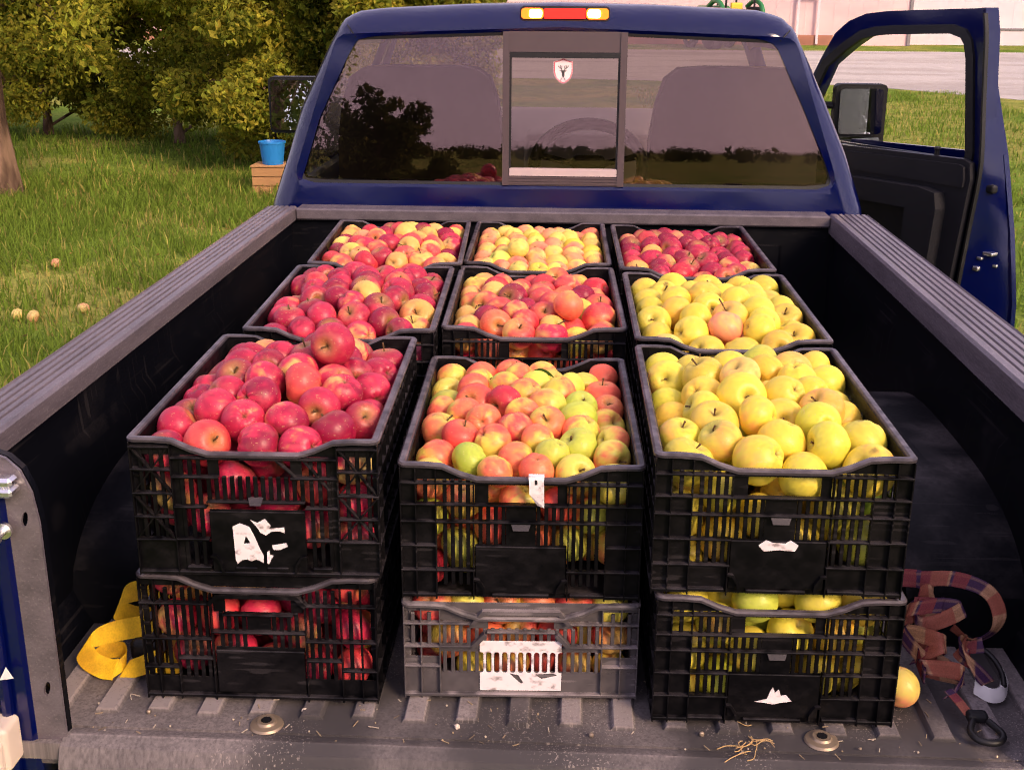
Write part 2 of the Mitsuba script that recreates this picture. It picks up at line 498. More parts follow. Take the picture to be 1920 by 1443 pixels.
DG, LG = (0.045, 0.065, 0.010), (0.54, 0.53, 0.070)
tree('apple_tree', 'old tree with thick brown trunk and dappled crown at the left edge', 'tree', (-6.05, 10.6, GZ), 4.4, 2.5, 0.235, 1.75, 46000, 0.074, DG, LG, 21, low=1.55)
for i, (x, y, h, s, lab) in enumerate([(-1.9, 12.6, 3.2, 1.35, 'yellow green bushy shrub right behind the left side of the truck cab'),
                                       (-3.7, 13.4, 3.4, 1.5, 'leafy shrub between the brown tree trunk and the cab mirror, second from the cab'),
                                       (-5.6, 15.4, 3.3, 1.5, 'leafy shrub standing behind the brown tree trunk'),
                                       (-7.9, 16.2, 3.4, 1.6, 'leafy shrub farthest left behind the brown tree trunk')]):
    tree('shrub', lab, 'shrub', (x, y, GZ), h, s, 0.07, 0.05, 60000, 0.072, DG, LG, 40 + i, nlimb=15, group='shrubs behind the lawn')
for i, (x, y, h, s, fi, lab) in enumerate([(-8.8, -23.5, 7.0, 4.0, .4, 'big dark tree behind the camera, seen mirrored at the left end of the rear window'),
                                       (-4.9, -24.5, 2.9, 1.5, .1, 'low dark bush behind the camera, mirrored beside the big tree in the rear window'),
                                       (-9.4, -14, 8.0, 3.4, 1.5, 'broad tree behind the camera, mirrored in the left side mirror'),
                                       (11.5, -16, 8.0, 3.8, 1.5, 'broad tree behind the camera, mirrored at the edge of the right side mirror'),
                                       (7.3, -13.5, 7.0, 2.5, .8, 'slimmer tree behind the camera, mirrored in the middle of the right side mirror')]):
    tree('shade_tree', lab, 'tree', (x, y, GZ), h, s, 0.2, fi, (24000, 16000, 7000, 9000, 24000)[i], (.13, .13, .18, .18, .15)[i], (0.02, 0.028, 0.008), (0.14, 0.16, 0.04), 60 + i, nlimb=12)
hv = []
r_ = np.random.default_rng(5)
cen = np.column_stack([r_.uniform(-160, 160, 420), r_.uniform(-215, -190, 420), r_.uniform(GZ + 0.6, GZ + 1.6, 420)])
Vv, Ff, cc = leaf_cloud(cen, np.full(420, 1.5), 16000, .8, (0.02, 0.028, 0.01), (0.09, 0.10, 0.03), 77)
add('far_hedgerow', (Vv, Ff), 'leaf', False, kind='stuff', color=cc)
labels['far_hedgerow'].update(label='far dark hedgerow along the field behind the camera, mirrored in the rear window', category='hedge')

# dropped leaves on the lawn
r_ = np.random.default_rng(17)
n_ = 520
P_ = np.vstack([np.column_stack([r_.uniform(-7, -1.6, n_), 3.2 + 8 * r_.random(n_) ** 1.2, np.full(n_, GZ)]), np.column_stack([r_.uniform(1.8, 7, n_ // 2), r_.uniform(4, 16, n_ // 2), np.full(n_ // 2, GZ)])])
n_ = len(P_)
P_[:, 2] += r_.uniform(.02, .07, n_)
a_ = r_.uniform(0, 6.28, n_)
L_ = r_.uniform(.022, .055, n_)[:, None]
t_ = np.column_stack([np.cos(a_), np.sin(a_), r_.normal(0, .35, n_)])
s_ = np.column_stack([-np.sin(a_), np.cos(a_), r_.normal(0, .4, n_)])
Vv = np.stack([P_ - t_ * L_ * .5, P_ + s_ * L_ * .3 + [0, 0, .006], P_ + t_ * L_ * .5, P_ - s_ * L_ * .3 + [0, 0, .006]], 1).reshape(-1, 3)
Ff = (np.arange(n_)[:, None, None] * 4 + np.array([[0, 1, 2], [0, 2, 3]])).reshape(-1, 3)
cc = np.array([[.40, .26, .09], [.26, .14, .06], [.48, .40, .12], [.16, .10, .05]])[r_.integers(0, 4, n_)]
add('fallen_leaves', (Vv, Ff), 'leaf', False, kind='stuff', color=np.repeat(cc, 4, 0))
labels['fallen_leaves'].update(label='dry brown and yellow leaves scattered over the lawn', category='leaves')

# ------------------------------------------------------------------ far buildings and machines
k = thing('pink_barn', 'long pale pink metal barn beyond the gravel road, with a white door frame', 'barn')
bx0, bx1, by, bz1 = -26.0, 14.05, 52.0, GZ + 5.2
add(k + '__wall', box((bx0, by, GZ - 0.1), (bx1, by + 14, bz1)), 'pink_siding')
for i in range(0, 66):
    x = bx0 + 0.3 + i * 0.61
    if x < bx1 - 0.1 and x > -6:
        add(k + '__wall__rib', cbox((x - 0.03, by - 0.012, GZ + 0.43), (x + 0.03, by - 0.001, bz1), 0.01), 'pink_siding')
add(k + '__base_course', cbox((bx0, by - 0.12, GZ - 0.1), (10.9, by - 0.002, GZ + 0.42), 0.02), 'brick_red', label='red brown band along the foot of the wall')
fr = sg.box(9.3, GZ + 0.05, 10.25, GZ + 2.0).difference(sg.box(9.40, GZ, 10.15, GZ + 1.9))
m = upright(extrude(fr, 0.06), by - 0.14)
add(k + '__door_frame', m, 'white_siding')
add(k + '__corner_trim', cbox((bx1 - 0.02, by - 0.08, GZ), (bx1 + 0.12, by + 0.1, bz1), 0.01), 'grey_roof')
rf = trimesh.convex.convex_hull(np.array([[bx0 - .4, by - .5, bz1], [bx1 + .4, by - .5, bz1], [bx0 - .4, by + 14.5, bz1], [bx1 + .4, by + 14.5, bz1], [bx0 - .4, by + 7, bz1 + 2.4], [bx1 + .4, by + 7, bz1 + 2.4]]))
add(k + '__roof', rf, 'grey_roof')
k = thing('white_barn', 'whitish metal barn beyond the gravel road at the right edge', 'barn')
wx0, wx1, wy, wz1 = 14.25, 42.0, 53.4, GZ + 5.6
add(k + '__wall', box((wx0, wy, GZ - 0.1), (wx1, wy + 15, wz1)), 'white_siding')
for i in range(40):
    x = wx0 + 0.4 + i * 0.7
    add(k + '__wall__rib', cbox((x - 0.03, wy - 0.012, GZ + 0.75), (x + 0.03, wy - 0.001, wz1), 0.01), 'white_siding')
add(k + '__base_trim', cbox((wx0, wy - 0.06, GZ + 0.62), (wx1, wy - 0.002, GZ + 0.72), 0.01), 'grey_roof')
rf = trimesh.convex.convex_hull(np.array([[wx0 - .3, wy - .5, wz1], [wx1 + .4, wy - .5, wz1], [wx0 - .3, wy + 15.5, wz1], [wx1 + .4, wy + 15.5, wz1], [wx0 - .3, wy + 7, wz1 + 2.4], [wx1 + .4, wy + 7, wz1 + 2.4]]))
add(k + '__roof', rf, 'grey_roof')

# green tractor parked in front of the pink barn, mostly behind the cab roof
k = thing('green_tractor', 'green farm tractor before the pink barn, mostly hidden by the cab roof', 'tractor')
tx, ty = 5.83, 48.4
TRM = rotz(0.35, (tx, ty, GZ))


def tyre_mesh(rad, wid, hole):
    prof = np.array([[hole, -wid / 2 * .8], [rad * .93, -wid / 2], [rad, -wid * .38], [rad, wid * .38], [rad * .93, wid / 2], [hole, wid / 2 * .8], [hole, -wid / 2 * .8]])
    m = trimesh.creation.revolve(prof, sections=36)
    m.apply_transform(trimesh.transformations.rotation_matrix(math.pi / 2, [0, 1, 0]))
    return m


def hub_mesh(rad, wid):
    prof = np.array([[0, -wid * .1], [rad * .25, -wid * .2], [rad * .8, -wid * .05], [rad, -wid * .3], [rad, wid * .3], [rad * .8, wid * .05], [rad * .25, wid * .2], [0, wid * .1]])
    m = trimesh.creation.revolve(prof, sections=28)
    m.apply_transform(trimesh.transformations.rotation_matrix(math.pi / 2, [0, 1, 0]))
    return m


for sx in (-1, 1):
    for yy, rr, ww in ((-0.9, 0.80, 0.46), (1.15, 0.52, 0.30)):
        c = rotz(0, (sx * 0.85, yy, rr))
        w = add(k + '__wheel', moved(moved(tyre_mesh(rr, ww, rr * .55), c), TRM), 'tyre', 40)
        add(w + '__rim', moved(moved(hub_mesh(rr * .56, ww), c), TRM), 'tractor_yellow', 40)
    fd = tube(spline([(sx * .85, -1.75, 1.05), (sx * .85, -1.5, 1.62), (sx * .85, -.9, 1.82), (sx * .85, -.3, 1.6)], 6), 0.09, 10)
    add(k + '__fender', moved(fd, TRM), 'tractor_green', 40)
add(k + '__hood', moved(rbox((-.36, .1, .85), (.36, 1.9, 1.62), .12), TRM), 'tractor_green', 35)
add(k + '__grille', moved(cbox((-.3, 1.88, .9), (.3, 1.92, 1.5), .01), TRM), 'dark_trim')
for x, y in ((-.62, -1.35), (.62, -1.35), (-.55, .05), (.55, .05)):
    add(k + '__cab_post', moved(tube([(x, y, 1.2), (x * .95, y, 2.55)], .04, 8), TRM), 'dark_trim', 40)
add(k + '__cab_roof', moved(rbox((-.75, -1.5, 2.52), (.75, .2, 2.72), .08), TRM), 'tractor_green', 35)
add(k + '__seat', moved(cat([rbox((-.25, -1.0, 1.2), (.25, -.55, 1.34), .05), rbox((-.25, -1.1, 1.25), (.25, -.98, 1.75), .05)]), TRM), 'tractor_yellow', 35)
add(k + '__chassis', moved(cbox((-.3, -1.2, .6), (.3, 1.7, .95), .04), TRM), 'dark_trim')
add(k + '__exhaust_pipe', moved(tube([(.2, 1.0, 1.6), (.2, 1.0, 2.3)], .035, 8), TRM), 'dark_trim', 40)

# blue bucket on a tan box by the shrubs
k = thing('wooden_box', 'tan wooden box on the grass under the blue bucket', 'box')
for i in range(3):
    z0 = GZ + i * .098
    add(k + '__plank', cbox((-3.36, 10.9, z0 + .004), (-3.02, 10.918, z0 + .094), .003), 'tan_wood')
    add(k + '__plank', cbox((-3.36, 11.20, z0 + .004), (-3.02, 11.218, z0 + .094), .003), 'tan_wood')
add(k + '__top_board', cbox((-3.37, 10.89, GZ + .297), (-3.01, 11.23, GZ + .315), .003), 'tan_wood')
add(k + '__side_board', [cbox((-3.36, 10.92, GZ), (-3.345, 11.199, GZ + .294), .002), cbox((-3.035, 10.92, GZ), (-3.02, 11.199, GZ + .294), .002)], 'tan_wood')
k = thing('blue_bucket', 'bright blue plastic bucket on the tan box, left of the cab pillar', 'bucket')
bp_ = np.array([[0, 0], [.105, 0], [.11, .006], [.135, .22], [.146, .222], [.146, .24], [.137, .24], [.132, .222], [.104, .012], [0, .012]])
m = trimesh.creation.revolve(bp_, sections=36)
m.apply_translation((-3.16, 11.05, GZ + .315))
add(k + '__body', m, 'barrel_blue', 35)
tt = np.linspace(0, math.pi, 18)
add(k + '__bail', tube(np.column_stack([-3.16 + .14 * np.cos(tt), 11.05 - .06 * np.sin(tt), GZ + .315 + .235 - .10 * np.sin(tt) * .5]), .003, 6), 'bright_metal', 40)

# ------------------------------------------------------------------ fallen apples are made with the apples below

# ------------------------------------------------------------------ the pickup truck
TR = thing('pickup_truck', 'dark blue pickup truck, its bed loaded with crates of apples and its right door open', 'pickup truck')
YB = 2.30                     # face of the bulkhead
XL, XR = -0.858, 0.910        # inner edges of the bed rails
ZR = 0.465


def long_prof(pts, y0, y1, n=1):
    """closed x,z profile drawn out along y, with end caps"""
    p = sg.Polygon(pts)
    m = trimesh.creation.extrude_polygon(p, y1 - y0, engine='earcut')
    v = m.vertices
    return trimesh.Trimesh(np.stack([v[:, 0], v[:, 2] + y0, v[:, 1]], 1), m.faces[:, ::-1], process=False)


# bed floor: base sheet and lengthwise ribs, one by one
fl = [box((-0.84, 0.012, -0.03), (0.895, YB, -0.001)), box((-0.84, -0.035, -0.034), (0.895, 0.012, -0.004))]
add(TR + '__bed_floor', fl, 'floor_plastic')
x = -0.80
while x < 0.86:
    w = 0.042
    pr_ = [(x, -0.002), (x + 0.006, 0.008), (x + w - 0.006, 0.008), (x + w, -0.002)]
    add(TR + '__bed_floor__rib', long_prof(pr_, 0.055 + 0.004 * math.sin(x * 37), YB - 0.02), 'floor_plastic')
    x += 0.0865
lip = [(-0.06, -0.075), (-0.052, -0.03), (-0.04, -0.006), (-0.018, 0.004), (0.0, 0.001), (0.01, -0.004), (0.01, -0.02), (-0.03, -0.03), (-0.045, -0.075)]
m = trimesh.creation.extrude_polygon(sg.Polygon(lip), 1.53, engine='earcut')
v = m.vertices
lm = trimesh.Trimesh(np.stack([v[:, 2] - 0.735, v[:, 0] , v[:, 1]], 1), m.faces, process=False)
lm.fix_normals()
add(TR + '__bed_floor__rolled_lip', lm, 'floor_plastic', 30)
add(TR + '__tailgate', [cbox((-0.72, -0.60, -0.09), (0.77, -0.075, -0.045), 0.01)], 'liner_plastic', label='lowered tailgate behind the bed floor')

# side walls of the liner, a little hollow, with upright flutes and the wheel housings
for sgn, xi, nm in ((-1, XL, 'l'), (1, XR, 'r')):
    prof = [(0.0, ZR - 0.03), (0.018, ZR - 0.05), (0.022, 0.33), (0.008, 0.30), (0.012, 0.06), (-0.03, 0.0), (-0.03, -0.02), (0.06, -0.02), (0.06, ZR - 0.03)]
    pts = [(xi + sgn * a, b) for a, b in prof]
    m = long_prof(pts, 0.06, YB + 0.02)
    m.fix_normals()
    wk = add(TR + '__side_wall', m, 'liner_plastic', 30)
    for yy in np.arange(0.22, YB - 0.1, 0.30):
        f = trimesh.convex.convex_hull(np.array([[xi + sgn * (0.024 - dx), yy + dy, z] for dx, dy in ((0, -.035), (0, .035), (.012, -.02), (.012, .02)) for z in (0.06, 0.30)]))
        add(wk + '__flute', f, 'liner_plastic')
    # rail: ridged cap along the whole bed side
    xo = -0.968 if sgn < 0 else 1.046
    wdt = abs(xo - xi)
    top = []
    nr = 6 if sgn > 0 else 5
    pitch = (wdt - 0.026) / nr
    for q in range(nr):
        a0 = 0.013 + q * pitch
        top += [(a0, 0.0), (a0 + pitch * 0.60, 0.0), (a0 + pitch * 0.70, -0.0042), (a0 + pitch * 0.90, -0.0042)]
    lipd = 0.042 if sgn < 0 else 0.062
    rp = [(0.0, -lipd), (0.0, -0.006), (0.006, 0.0)] + top + [(wdt - 0.012, 0.0), (wdt, -0.012), (wdt + .004, -0.06), (wdt - 0.008, -0.06), (wdt - .012, -0.02), (0.012, -0.018), (0.012, -lipd)]
    m = long_prof([(xi + sgn * a, ZR + b) for a, b in rp], -0.012, YB + 0.01)
    m.fix_normals()
    add(TR + '__bed_rail', m, 'rail_plastic', 18)
    # outer body side
    op = [(xo - sgn * .006, ZR - .03), (xo + sgn * .012, ZR - .08), (xo + sgn * .02, 0.1), (xo + sgn * .005, -.15), (xo - sgn * .01, -.45), (xo - sgn * .05, -.45), (xo - sgn * .05, ZR - .03)]
    m = long_prof(op, -0.04, YB + 0.05)
    m.fix_normals()
    add(TR + '__body_side', m, 'blue_paint', 30)
    # wheel housing: rounded hump from y 0.34 to 1.46
    yy = np.linspace(0.34, 1.46, 40)
    u_ = (yy - 0.90) / 0.56
    hz = 0.225 * np.clip(1 - np.abs(u_) ** 3.2, 0, None) ** (1 / 2.2)
    xin = xi - sgn * 0.215
    rings = []
    for a, b in zip(yy, hz):
        r2 = min(0.03, b * .5 + 1e-4)
        rings.append([(xi + sgn * .03, a, -.004), (xi + sgn * .03, a, b), (xin + sgn * r2, a, b), (xin + sgn * r2 * .3, a, b - r2 * .3), (xin, a, b - r2), (xin, a, -.004)])
    m = loft(rings, False)
    m.fix_normals()
    add(TR + '__wheel_housing', m, 'liner_plastic', 35)
    # end post with its flange towards the tailgate, rounded at the top
    fo = sg.Polygon([(0, -0.05), (0.047, -0.05), (0.058, 0.40), (0.066, 0.434), (0.12, 0.436), (0.14, 0.462), (0.14, 0.49), (0.06, 0.492), (0.04, 0.485), (0.02, 0.465), (0.006, 0.43), (0.0, 0.38)])
    x_in = -0.729 if sgn < 0 else 0.815
    sh = so.transform(lambda a, b: (x_in + sgn * np.asarray(a), np.asarray(b)), fo).buffer(0.006).buffer(-0.006)
    for cx, cz in ((0.022, 0.385), (0.022, 0.09)):
        sh = sh.difference(sg.Point(0, 0).buffer(1).__class__([(x_in + sgn * cx + 0.005 * math.cos(t) + .003 * math.sin(t), cz + 0.013 * math.sin(t)) for t in np.linspace(0, 6.28, 20)[:-1]]))
    m = upright(extrude(sh, 0.006), -0.018)
    m.fix_normals()
    fk = add(TR + '__end_flange', m, 'rail_plastic', 30)
    m = upright(extrude(sh.buffer(-.002), 0.014), 0.0025)
    m.fix_normals()
    add(TR + '__end_post', m, 'liner_plastic', 30)
    # painted jamb outside the flange
    jp = cat([cbox((x_in + sgn * .046, -0.030, -.45), (x_in + sgn * .26, 0.02, .425), .008),
              tube([(x_in + sgn * .085, -0.036, -.45), (x_in + sgn * .085, -0.036, .36)], .010, 8), tube([(x_in + sgn * .12, -0.036, -.45), (x_in + sgn * .12, -0.036, .40)], .014, 8)])
    add(TR + '__tailgate_jamb', jp, 'blue_paint', 35)
jx = -0.729
st = cat([trimesh.creation.cylinder(r, h, sections=20, transform=trimesh.transformations.translation_matrix((0, 0, z))) for r, h, z in ((.013, .006, .003), (.006, .03, .018), (.010, .008, .034))])
st.apply_transform(trimesh.transformations.rotation_matrix(math.pi / 2, [1, 0, 0]))
st.apply_translation((jx - .050, -0.034, .372))
add(TR + '__striker_bolt', st, 'bright_metal', 35)
add(TR + '__tail_bracket', [cbox((jx - .10, -0.055, .432), (jx - .022, -0.022, .446), .004), cbox((jx - .075, -0.052, .446), (jx - .022, -0.024, .462), .005)], 'bright_metal')
add(TR + '__hinge_block', [rbox((jx - .145, -0.085, -.03), (jx - .068, -0.030, .05), .010), rbox((jx - .10, -0.098, -.02), (jx - .074, -0.08, .03), .006)], 'cream_plastic', 35)
tri = sg.Polygon([(jx - .085, .118), (jx - .062, .122), (jx - .072, .142)])
add(TR + '__sticker', upright(extrude(tri, .0006), -.047), 'white_plastic')

# bulkhead wall and its cap
bw = [box((XL - .03, YB, -.02), (XR + .03, YB + .03, ZR - .02))]
bk = add(TR + '__bulkhead', bw, 'liner_plastic')
for xx in np.arange(-0.72, 0.8, 0.16):
    add(bk + '__flute', trimesh.convex.convex_hull(np.array([[xx + a, YB - d, z] for a, d in ((-.045, -.004), (.045, -.004), (-.03, .012), (.03, .012)) for z in (0.04, .36)])), 'liner_plastic')
add(bk + '__cap', cbox((XL + .001, YB - .028, ZR - .040), (XR - .001, YB + .062, ZR - .002), .005), 'rail_plastic', 30)

for bx_, by_ in ((-0.415, 0.031), (0.493, 0.043)):
    w_ = [trimesh.creation.revolve(np.array([[.009, 0], [.028, 0], [.026, .004], [.017, .006], [.015, .010], [.009, .010], [.009, 0]]), sections=28)]
    w_[0].apply_translation((bx_, by_, 0.0))
    k2 = add(TR + '__bed_bolt', w_, 'dull_metal', 35)
    hx = trimesh.creation.cylinder(.0085, .010, sections=6)
    hx.apply_translation((bx_, by_, .006))
    add(k2 + '__head', hx, 'dark_trim')

# ---- cab
CX0, CZ0 = 0.033, 0.76


def yw(z, y0=2.36, t=math.tan(math.radians(3.55))):
    return y0 + (np.asarray(z) - 0.46) * t


out_l = [(-1.0, -.42), (-1.0, .36), (-.975, .456), (-.915, .62), (-.862, .782), (-.76, .985), (-.712, 1.062), (-.665, 1.088), (-.58, 1.099), (-.3, 1.113), (.011, 1.120), (.35, 1.113),
         (.66, 1.099), (.735, 1.080), (.782, 1.040), (.888, .834), (.978, .645), (1.045, .47), (1.062, .36), (1.062, -.42)]
OUT = sg.Polygon(out_l).buffer(.03).buffer(-.06).buffer(.03)
WIN = sg.Polygon([(-.872, .535), (-.712, .998), (-.69, 1.008), (0.013, 1.034), (.74, 1.008), (.765, .998), (.935, .535)]).buffer(-.035).buffer(.035)
NA = 240
ANG = np.sort(np.concatenate([np.linspace(-math.pi, math.pi, NA, endpoint=False)]))


def ring2(poly):
    out = []
    for a in ANG:
        ln = sg.LineString([(CX0, CZ0), (CX0 + 4 * math.cos(a), CZ0 + 4 * math.sin(a))])
        p = ln.intersection(poly.exterior)
        c = [q.coords[0] for q in getattr(p, 'geoms', [p])]
        c = max(c, key=lambda q: (q[0] - CX0) ** 2 + (q[1] - CZ0) ** 2)
        out.append(c)
    return np.array(out)


rw, rwi = ring2(WIN), ring2(WIN.buffer(-.010))
rings = []


def put(r, y):
    rings.append(np.column_stack([r[:, 0], y, r[:, 1]]))


put(rwi, yw(rwi[:, 1]) + .045)
put(rwi, yw(rwi[:, 1]) + .006)
put(rw, yw(rw[:, 1]) + .004)
rwo = ring2(WIN.buffer(.011))
put(rwo, yw(rwo[:, 1]) - .004)
for ins, dy in [(.085, 0)] + [(.085 * (1 - math.sin(t)), .11 * (1 - math.cos(t))) for t in np.linspace(.15, math.pi / 2, 9)]:
    q = ring2(OUT.buffer(-ins, join_style=1) if ins > 1e-6 else OUT)
    put(q, yw(q[:, 1]) + dy)
ro = ring2(OUT)
put(ro, np.full(NA, 2.62))
cab = loft(rings[2:], True)
cab.fix_normals()
ck = add(TR + '__cab_rear', cab, 'blue_paint', 40)
gas = loft(rings[:3], True)
add(ck + '__window_seal', gas, 'seal_rubber', 40)
# thin panel seams at the upper corners of the rear face
for sx, pts in ((-1, [(-.686, 1.046), (-.672, 1.030), (-.655, 1.008)]), (1, [(.756, 1.040), (.742, 1.026), (.722, 1.006)])):
    P3 = [(a, float(yw(b)) + (0.026 if i == 0 else 0.012 if i == 1 else 0.002) - 0.004, b) for i, (a, b) in enumerate(pts)]
    add(ck + '__panel_seam', tube(spline(P3, 5), .0022, 6), 'seal_rubber', 40)
# roof and the left side behind the open right door
top = ro[(ro[:, 1] > 0.98)]
top = top[np.argsort(top[:, 0])]
rf = loft([np.column_stack([top[:, 0], np.full(len(top), y), top[:, 1] - s]) for y, s in ((2.62, 0), (2.9, 0), (3.3, .004), (3.6, .018), (3.72, .035))], False)
add(TR + '__roof', rf, 'blue_paint', 40)
hl = rf.copy()
hl.apply_translation((0, 0, -.035))
add(TR + '__headliner', hl, 'seat_cloth', 40)
lp = [(-1.0, -.42), (-1.0, .36), (-.975, .47), (-.93, .47), (-.95, .36), (-.95, -.42)]
m = long_prof(lp, 2.62, 3.85)
m.fix_normals()
add(TR + '__left_door', m, 'blue_paint', 30)
for y0, y1 in ((2.62, 2.70), (3.60, 3.66)):
    m = trimesh.convex.convex_hull(np.array([(-.975, y0, .46), (-.975, y1, .46), (-.94, y0, .46), (-.94, y1, .46), (-.735, y0, 1.03), (-.735, y1, 1.03), (-.70, y0, 1.03), (-.70, y1, 1.03)]))
    add(TR + '__left_door__window_post', m, 'blue_paint')
add(TR + '__left_door__pane', trimesh.Trimesh([(-.955, 2.70, .47), (-.955, 3.60, .47), (-.72, 3.60, 1.02), (-.72, 2.70, 1.02)], [(0, 1, 2), (0, 2, 3)], process=False), 'clear_glass')
for sx, xb, xt in ((-1, -.955, -.70), (1, 1.02, .76)):
    add(TR + '__windscreen_pillar', tube([(xt, 3.62, 1.06), ((xt + xb) / 2, 3.95, .82), (xb, 4.3, .50)], .035, 10), 'blue_paint', 40)
add(TR + '__windscreen', trimesh.Trimesh([(-.93, 4.3, .50), (1.0, 4.3, .50), (.74, 3.66, 1.05), (-.68, 3.66, 1.05)], [(0, 1, 2), (0, 2, 3)], process=False), 'clear_glass')
add(TR + '__cab_floor', [box((-.95, 2.5, -.42), (1.0, 4.3, -.36)), box((-.95, 4.25, -.42), (1.0, 4.3, .40))], 'dark_trim')
hd = [rbox((-.90, 4.28, -.05), (.96, 5.55, .40), .09), rbox((-1.0, 4.28, -.42), (1.06, 5.5, .22), .08)]
add(TR + '__hood', hd, 'blue_paint', 30)
add(TR + '__dashboard', [trimesh.convex.convex_hull(np.array([(x, y, z) for x in (-.93, .99) for y, z in ((3.58, .30), (3.60, .50), (3.64, .535), (4.20, .63), (4.26, .60), (4.26, .30))])), rbox((-.15, 3.54, .30), (.40, 3.80, .575), .03)], 'dash_grey', 30)
for wx in (-.92, .98):
    for wy in (0.9, 4.75):
        c = rotz(0, (wx, wy, GZ + .39))
        w = add(TR + '__wheel', moved(tyre_mesh(.39, .25, .22), c), 'tyre', 40)
        add(w + '__rim', moved(hub_mesh(.225, .22), c), 'bright_metal', 40)
# seats
def seat(x0, x1, yb, zt):
    w = x1 - x0
    pl = sg.Polygon([(x0, -.2), (x1, -.2), (x1, .62), (x1 - .02, .76), (x1 - .05, .85), (x1 - .10, zt - .006), (x1 - .2, zt), (x0 + .2, zt), (x0 + .10, zt - .006), (x0 + .05, .85), (x0 + .02, .76), (x0, .62)]).buffer(.03).buffer(-.03)
    m = upright(extrude(pl, .14), yb + .14)
    m.apply_translation((0, 0, 0))
    k2 = add(TR + '__seat', m, 'seat_cloth', 50)
    add(k2 + '__cushion', rbox((x0, yb + .1, -.2), (x1, yb + .6, .0), .06), 'seat_cloth', 40)


seat(-.82, -.20, 2.86, 0.89)
seat(.345, .965, 2.86, 0.895)
# steering wheel
th = np.linspace(0, 2 * np.pi, 41)
cw = np.array([0.119, 2.70, .552])
rp = np.column_stack([cw[0] + .195 * np.cos(th), cw[1] + .05 * np.sin(th), cw[2] + .15 * np.sin(th)])
sw = add(TR + '__steering_wheel', tube(rp, .022, 10), 'seal_rubber', 50)
add(sw + '__hub', rbox(cw - [.06, .02, .045], cw + [.06, .02, .045], .02), 'seal_rubber', 40)
for a in (0.25, math.pi - .25, -math.pi / 2):
    add(sw + '__spoke', tube([cw, cw + [.18 * math.cos(a), .05 * math.sin(a), .16 * math.sin(a)]], .012, 8), 'seal_rubber', 40)

# ---- rear window: two fixed panes, a sliding pane in a frame
SL, SR = -.168, .230


def pane(poly, dy):
    m = trimesh.creation.triangulate_polygon(poly.segmentize(.15), engine='earcut')
    v = np.asarray(m[0])
    return trimesh.Trimesh(np.column_stack([v[:, 0], yw(v[:, 1]) + dy, v[:, 1]]), np.asarray(m[1]), process=False)


RW = TR + '__rear_window'
add(RW, pane(WIN.buffer(-.006).intersection(sg.box(-2, 0, SL - .0, 2)), .010), 'tinted_glass')
add(RW + '__pane', pane(WIN.buffer(-.006).intersection(sg.box(SR, 0, 2, 2)), .010), 'tinted_glass')
zt_, zb_ = 0.962, 0.560


def slab(x0, x1, z0, z1, d0, d1):
    m = trimesh.creation.box((x1 - x0, 1, z1 - z0))
    v = m.vertices + [(x0 + x1) / 2, 0, (z0 + z1) / 2]
    y = np.where(v[:, 1] < 0, d0, d1)
    return trimesh.Trimesh(np.column_stack([v[:, 0], yw(v[:, 2]) + y, v[:, 2]]), m.faces, process=False)


fr = [slab(SL - .004, SL + .018, .536, 1.030, -.004, .03), slab(SR - .018, SR + .004, .536, 1.030, -.004, .03), slab(SL + .018, SR - .018, .966, 1.031, .001, .03), slab(SL + .018, SR - .018, .536, .566, .001, .03)]
fk = add(RW + '__slider_frame', fr, 'window_frame')
add(RW + '__frame_ridge', [slab(SL + .018, SR - .018, z, z + .004, -.003, .001) for z in (.541, .550, .560)], 'window_frame')
add(RW + '__slider_seal', [slab(SL + .018, SR - .018, .948, .9655, -.002, .028), slab(SL + .018, SL + .024, .590, .948, .002, .028), slab(SR - .024, SR - .018, .590, .948, .002, .028)], 'seal_rubber')
add(RW + '__slider_bar', slab(SL + .020, SR - .020, .568, .592, -.003, .026), 'pale_strip')
add(RW + '__sliding_pane', pane(sg.box(SL + .024, .592, SR - .024, .948), .016), 'tinted_glass')
# small shield emblem stuck to the sliding pane
sh = sg.Polygon([(0, .072), (.012, .066), (.0285, .062), (.0285, .03), (.022, .012), (.010, .001), (0, -.003), (-.010, .001), (-.022, .012), (-.0285, .03), (-.0285, .062), (-.012, .066)]).buffer(.003)


def on_pane(poly, d, dy):
    m = upright(extrude(poly, d), 0)
    v = m.vertices + [.026, 0, .872]
    return trimesh.Trimesh(np.column_stack([v[:, 0], yw(v[:, 2]) + dy + v[:, 1], v[:, 2]]), m.faces, process=False)


ek = add(RW + '__emblem', on_pane(sh, .0006, .0145), 'emblem_white', label='small white shield emblem with a red outline and a deer head')
inn = sh.buffer(-.006)
add(RW + '__emblem_outline', on_pane(sh.buffer(-.001).difference(sh.buffer(-.0042)), .0005, .0138), 'emblem_red')
dh = so.unary_union([sg.Polygon([(-.006, .036), (.006, .036), (.004, .022), (.002, .014), (-.002, .014), (-.004, .022)]), sg.Polygon([(-.013, .037), (-.006, .036), (-.006, .032)]), sg.Polygon([(.013, .037), (.006, .036), (.006, .032)]),
                        *[sg.LineString(np.array(c) * [s, 1]).buffer(.0012) for s in (-1, 1) for c in ([(.003, .036), (.007, .042), (.013, .044), (.016, .050)], [(.010, .043), (.009, .052)], [(.006, .041), (.004, .049)])],
                        sg.LineString([(-.006, .012), (-.007, .004)]).buffer(.0012), sg.LineString([(.004, .012), (.007, .005)]).buffer(.0012)])
add(RW + '__emblem_deer', on_pane(dh, .0005, .0138), 'seat_cloth')

# ---- high brake light on the roof edge, lit
bl0, bl1, bz0, bz1_ = -.114, .170, 1.066, 1.106


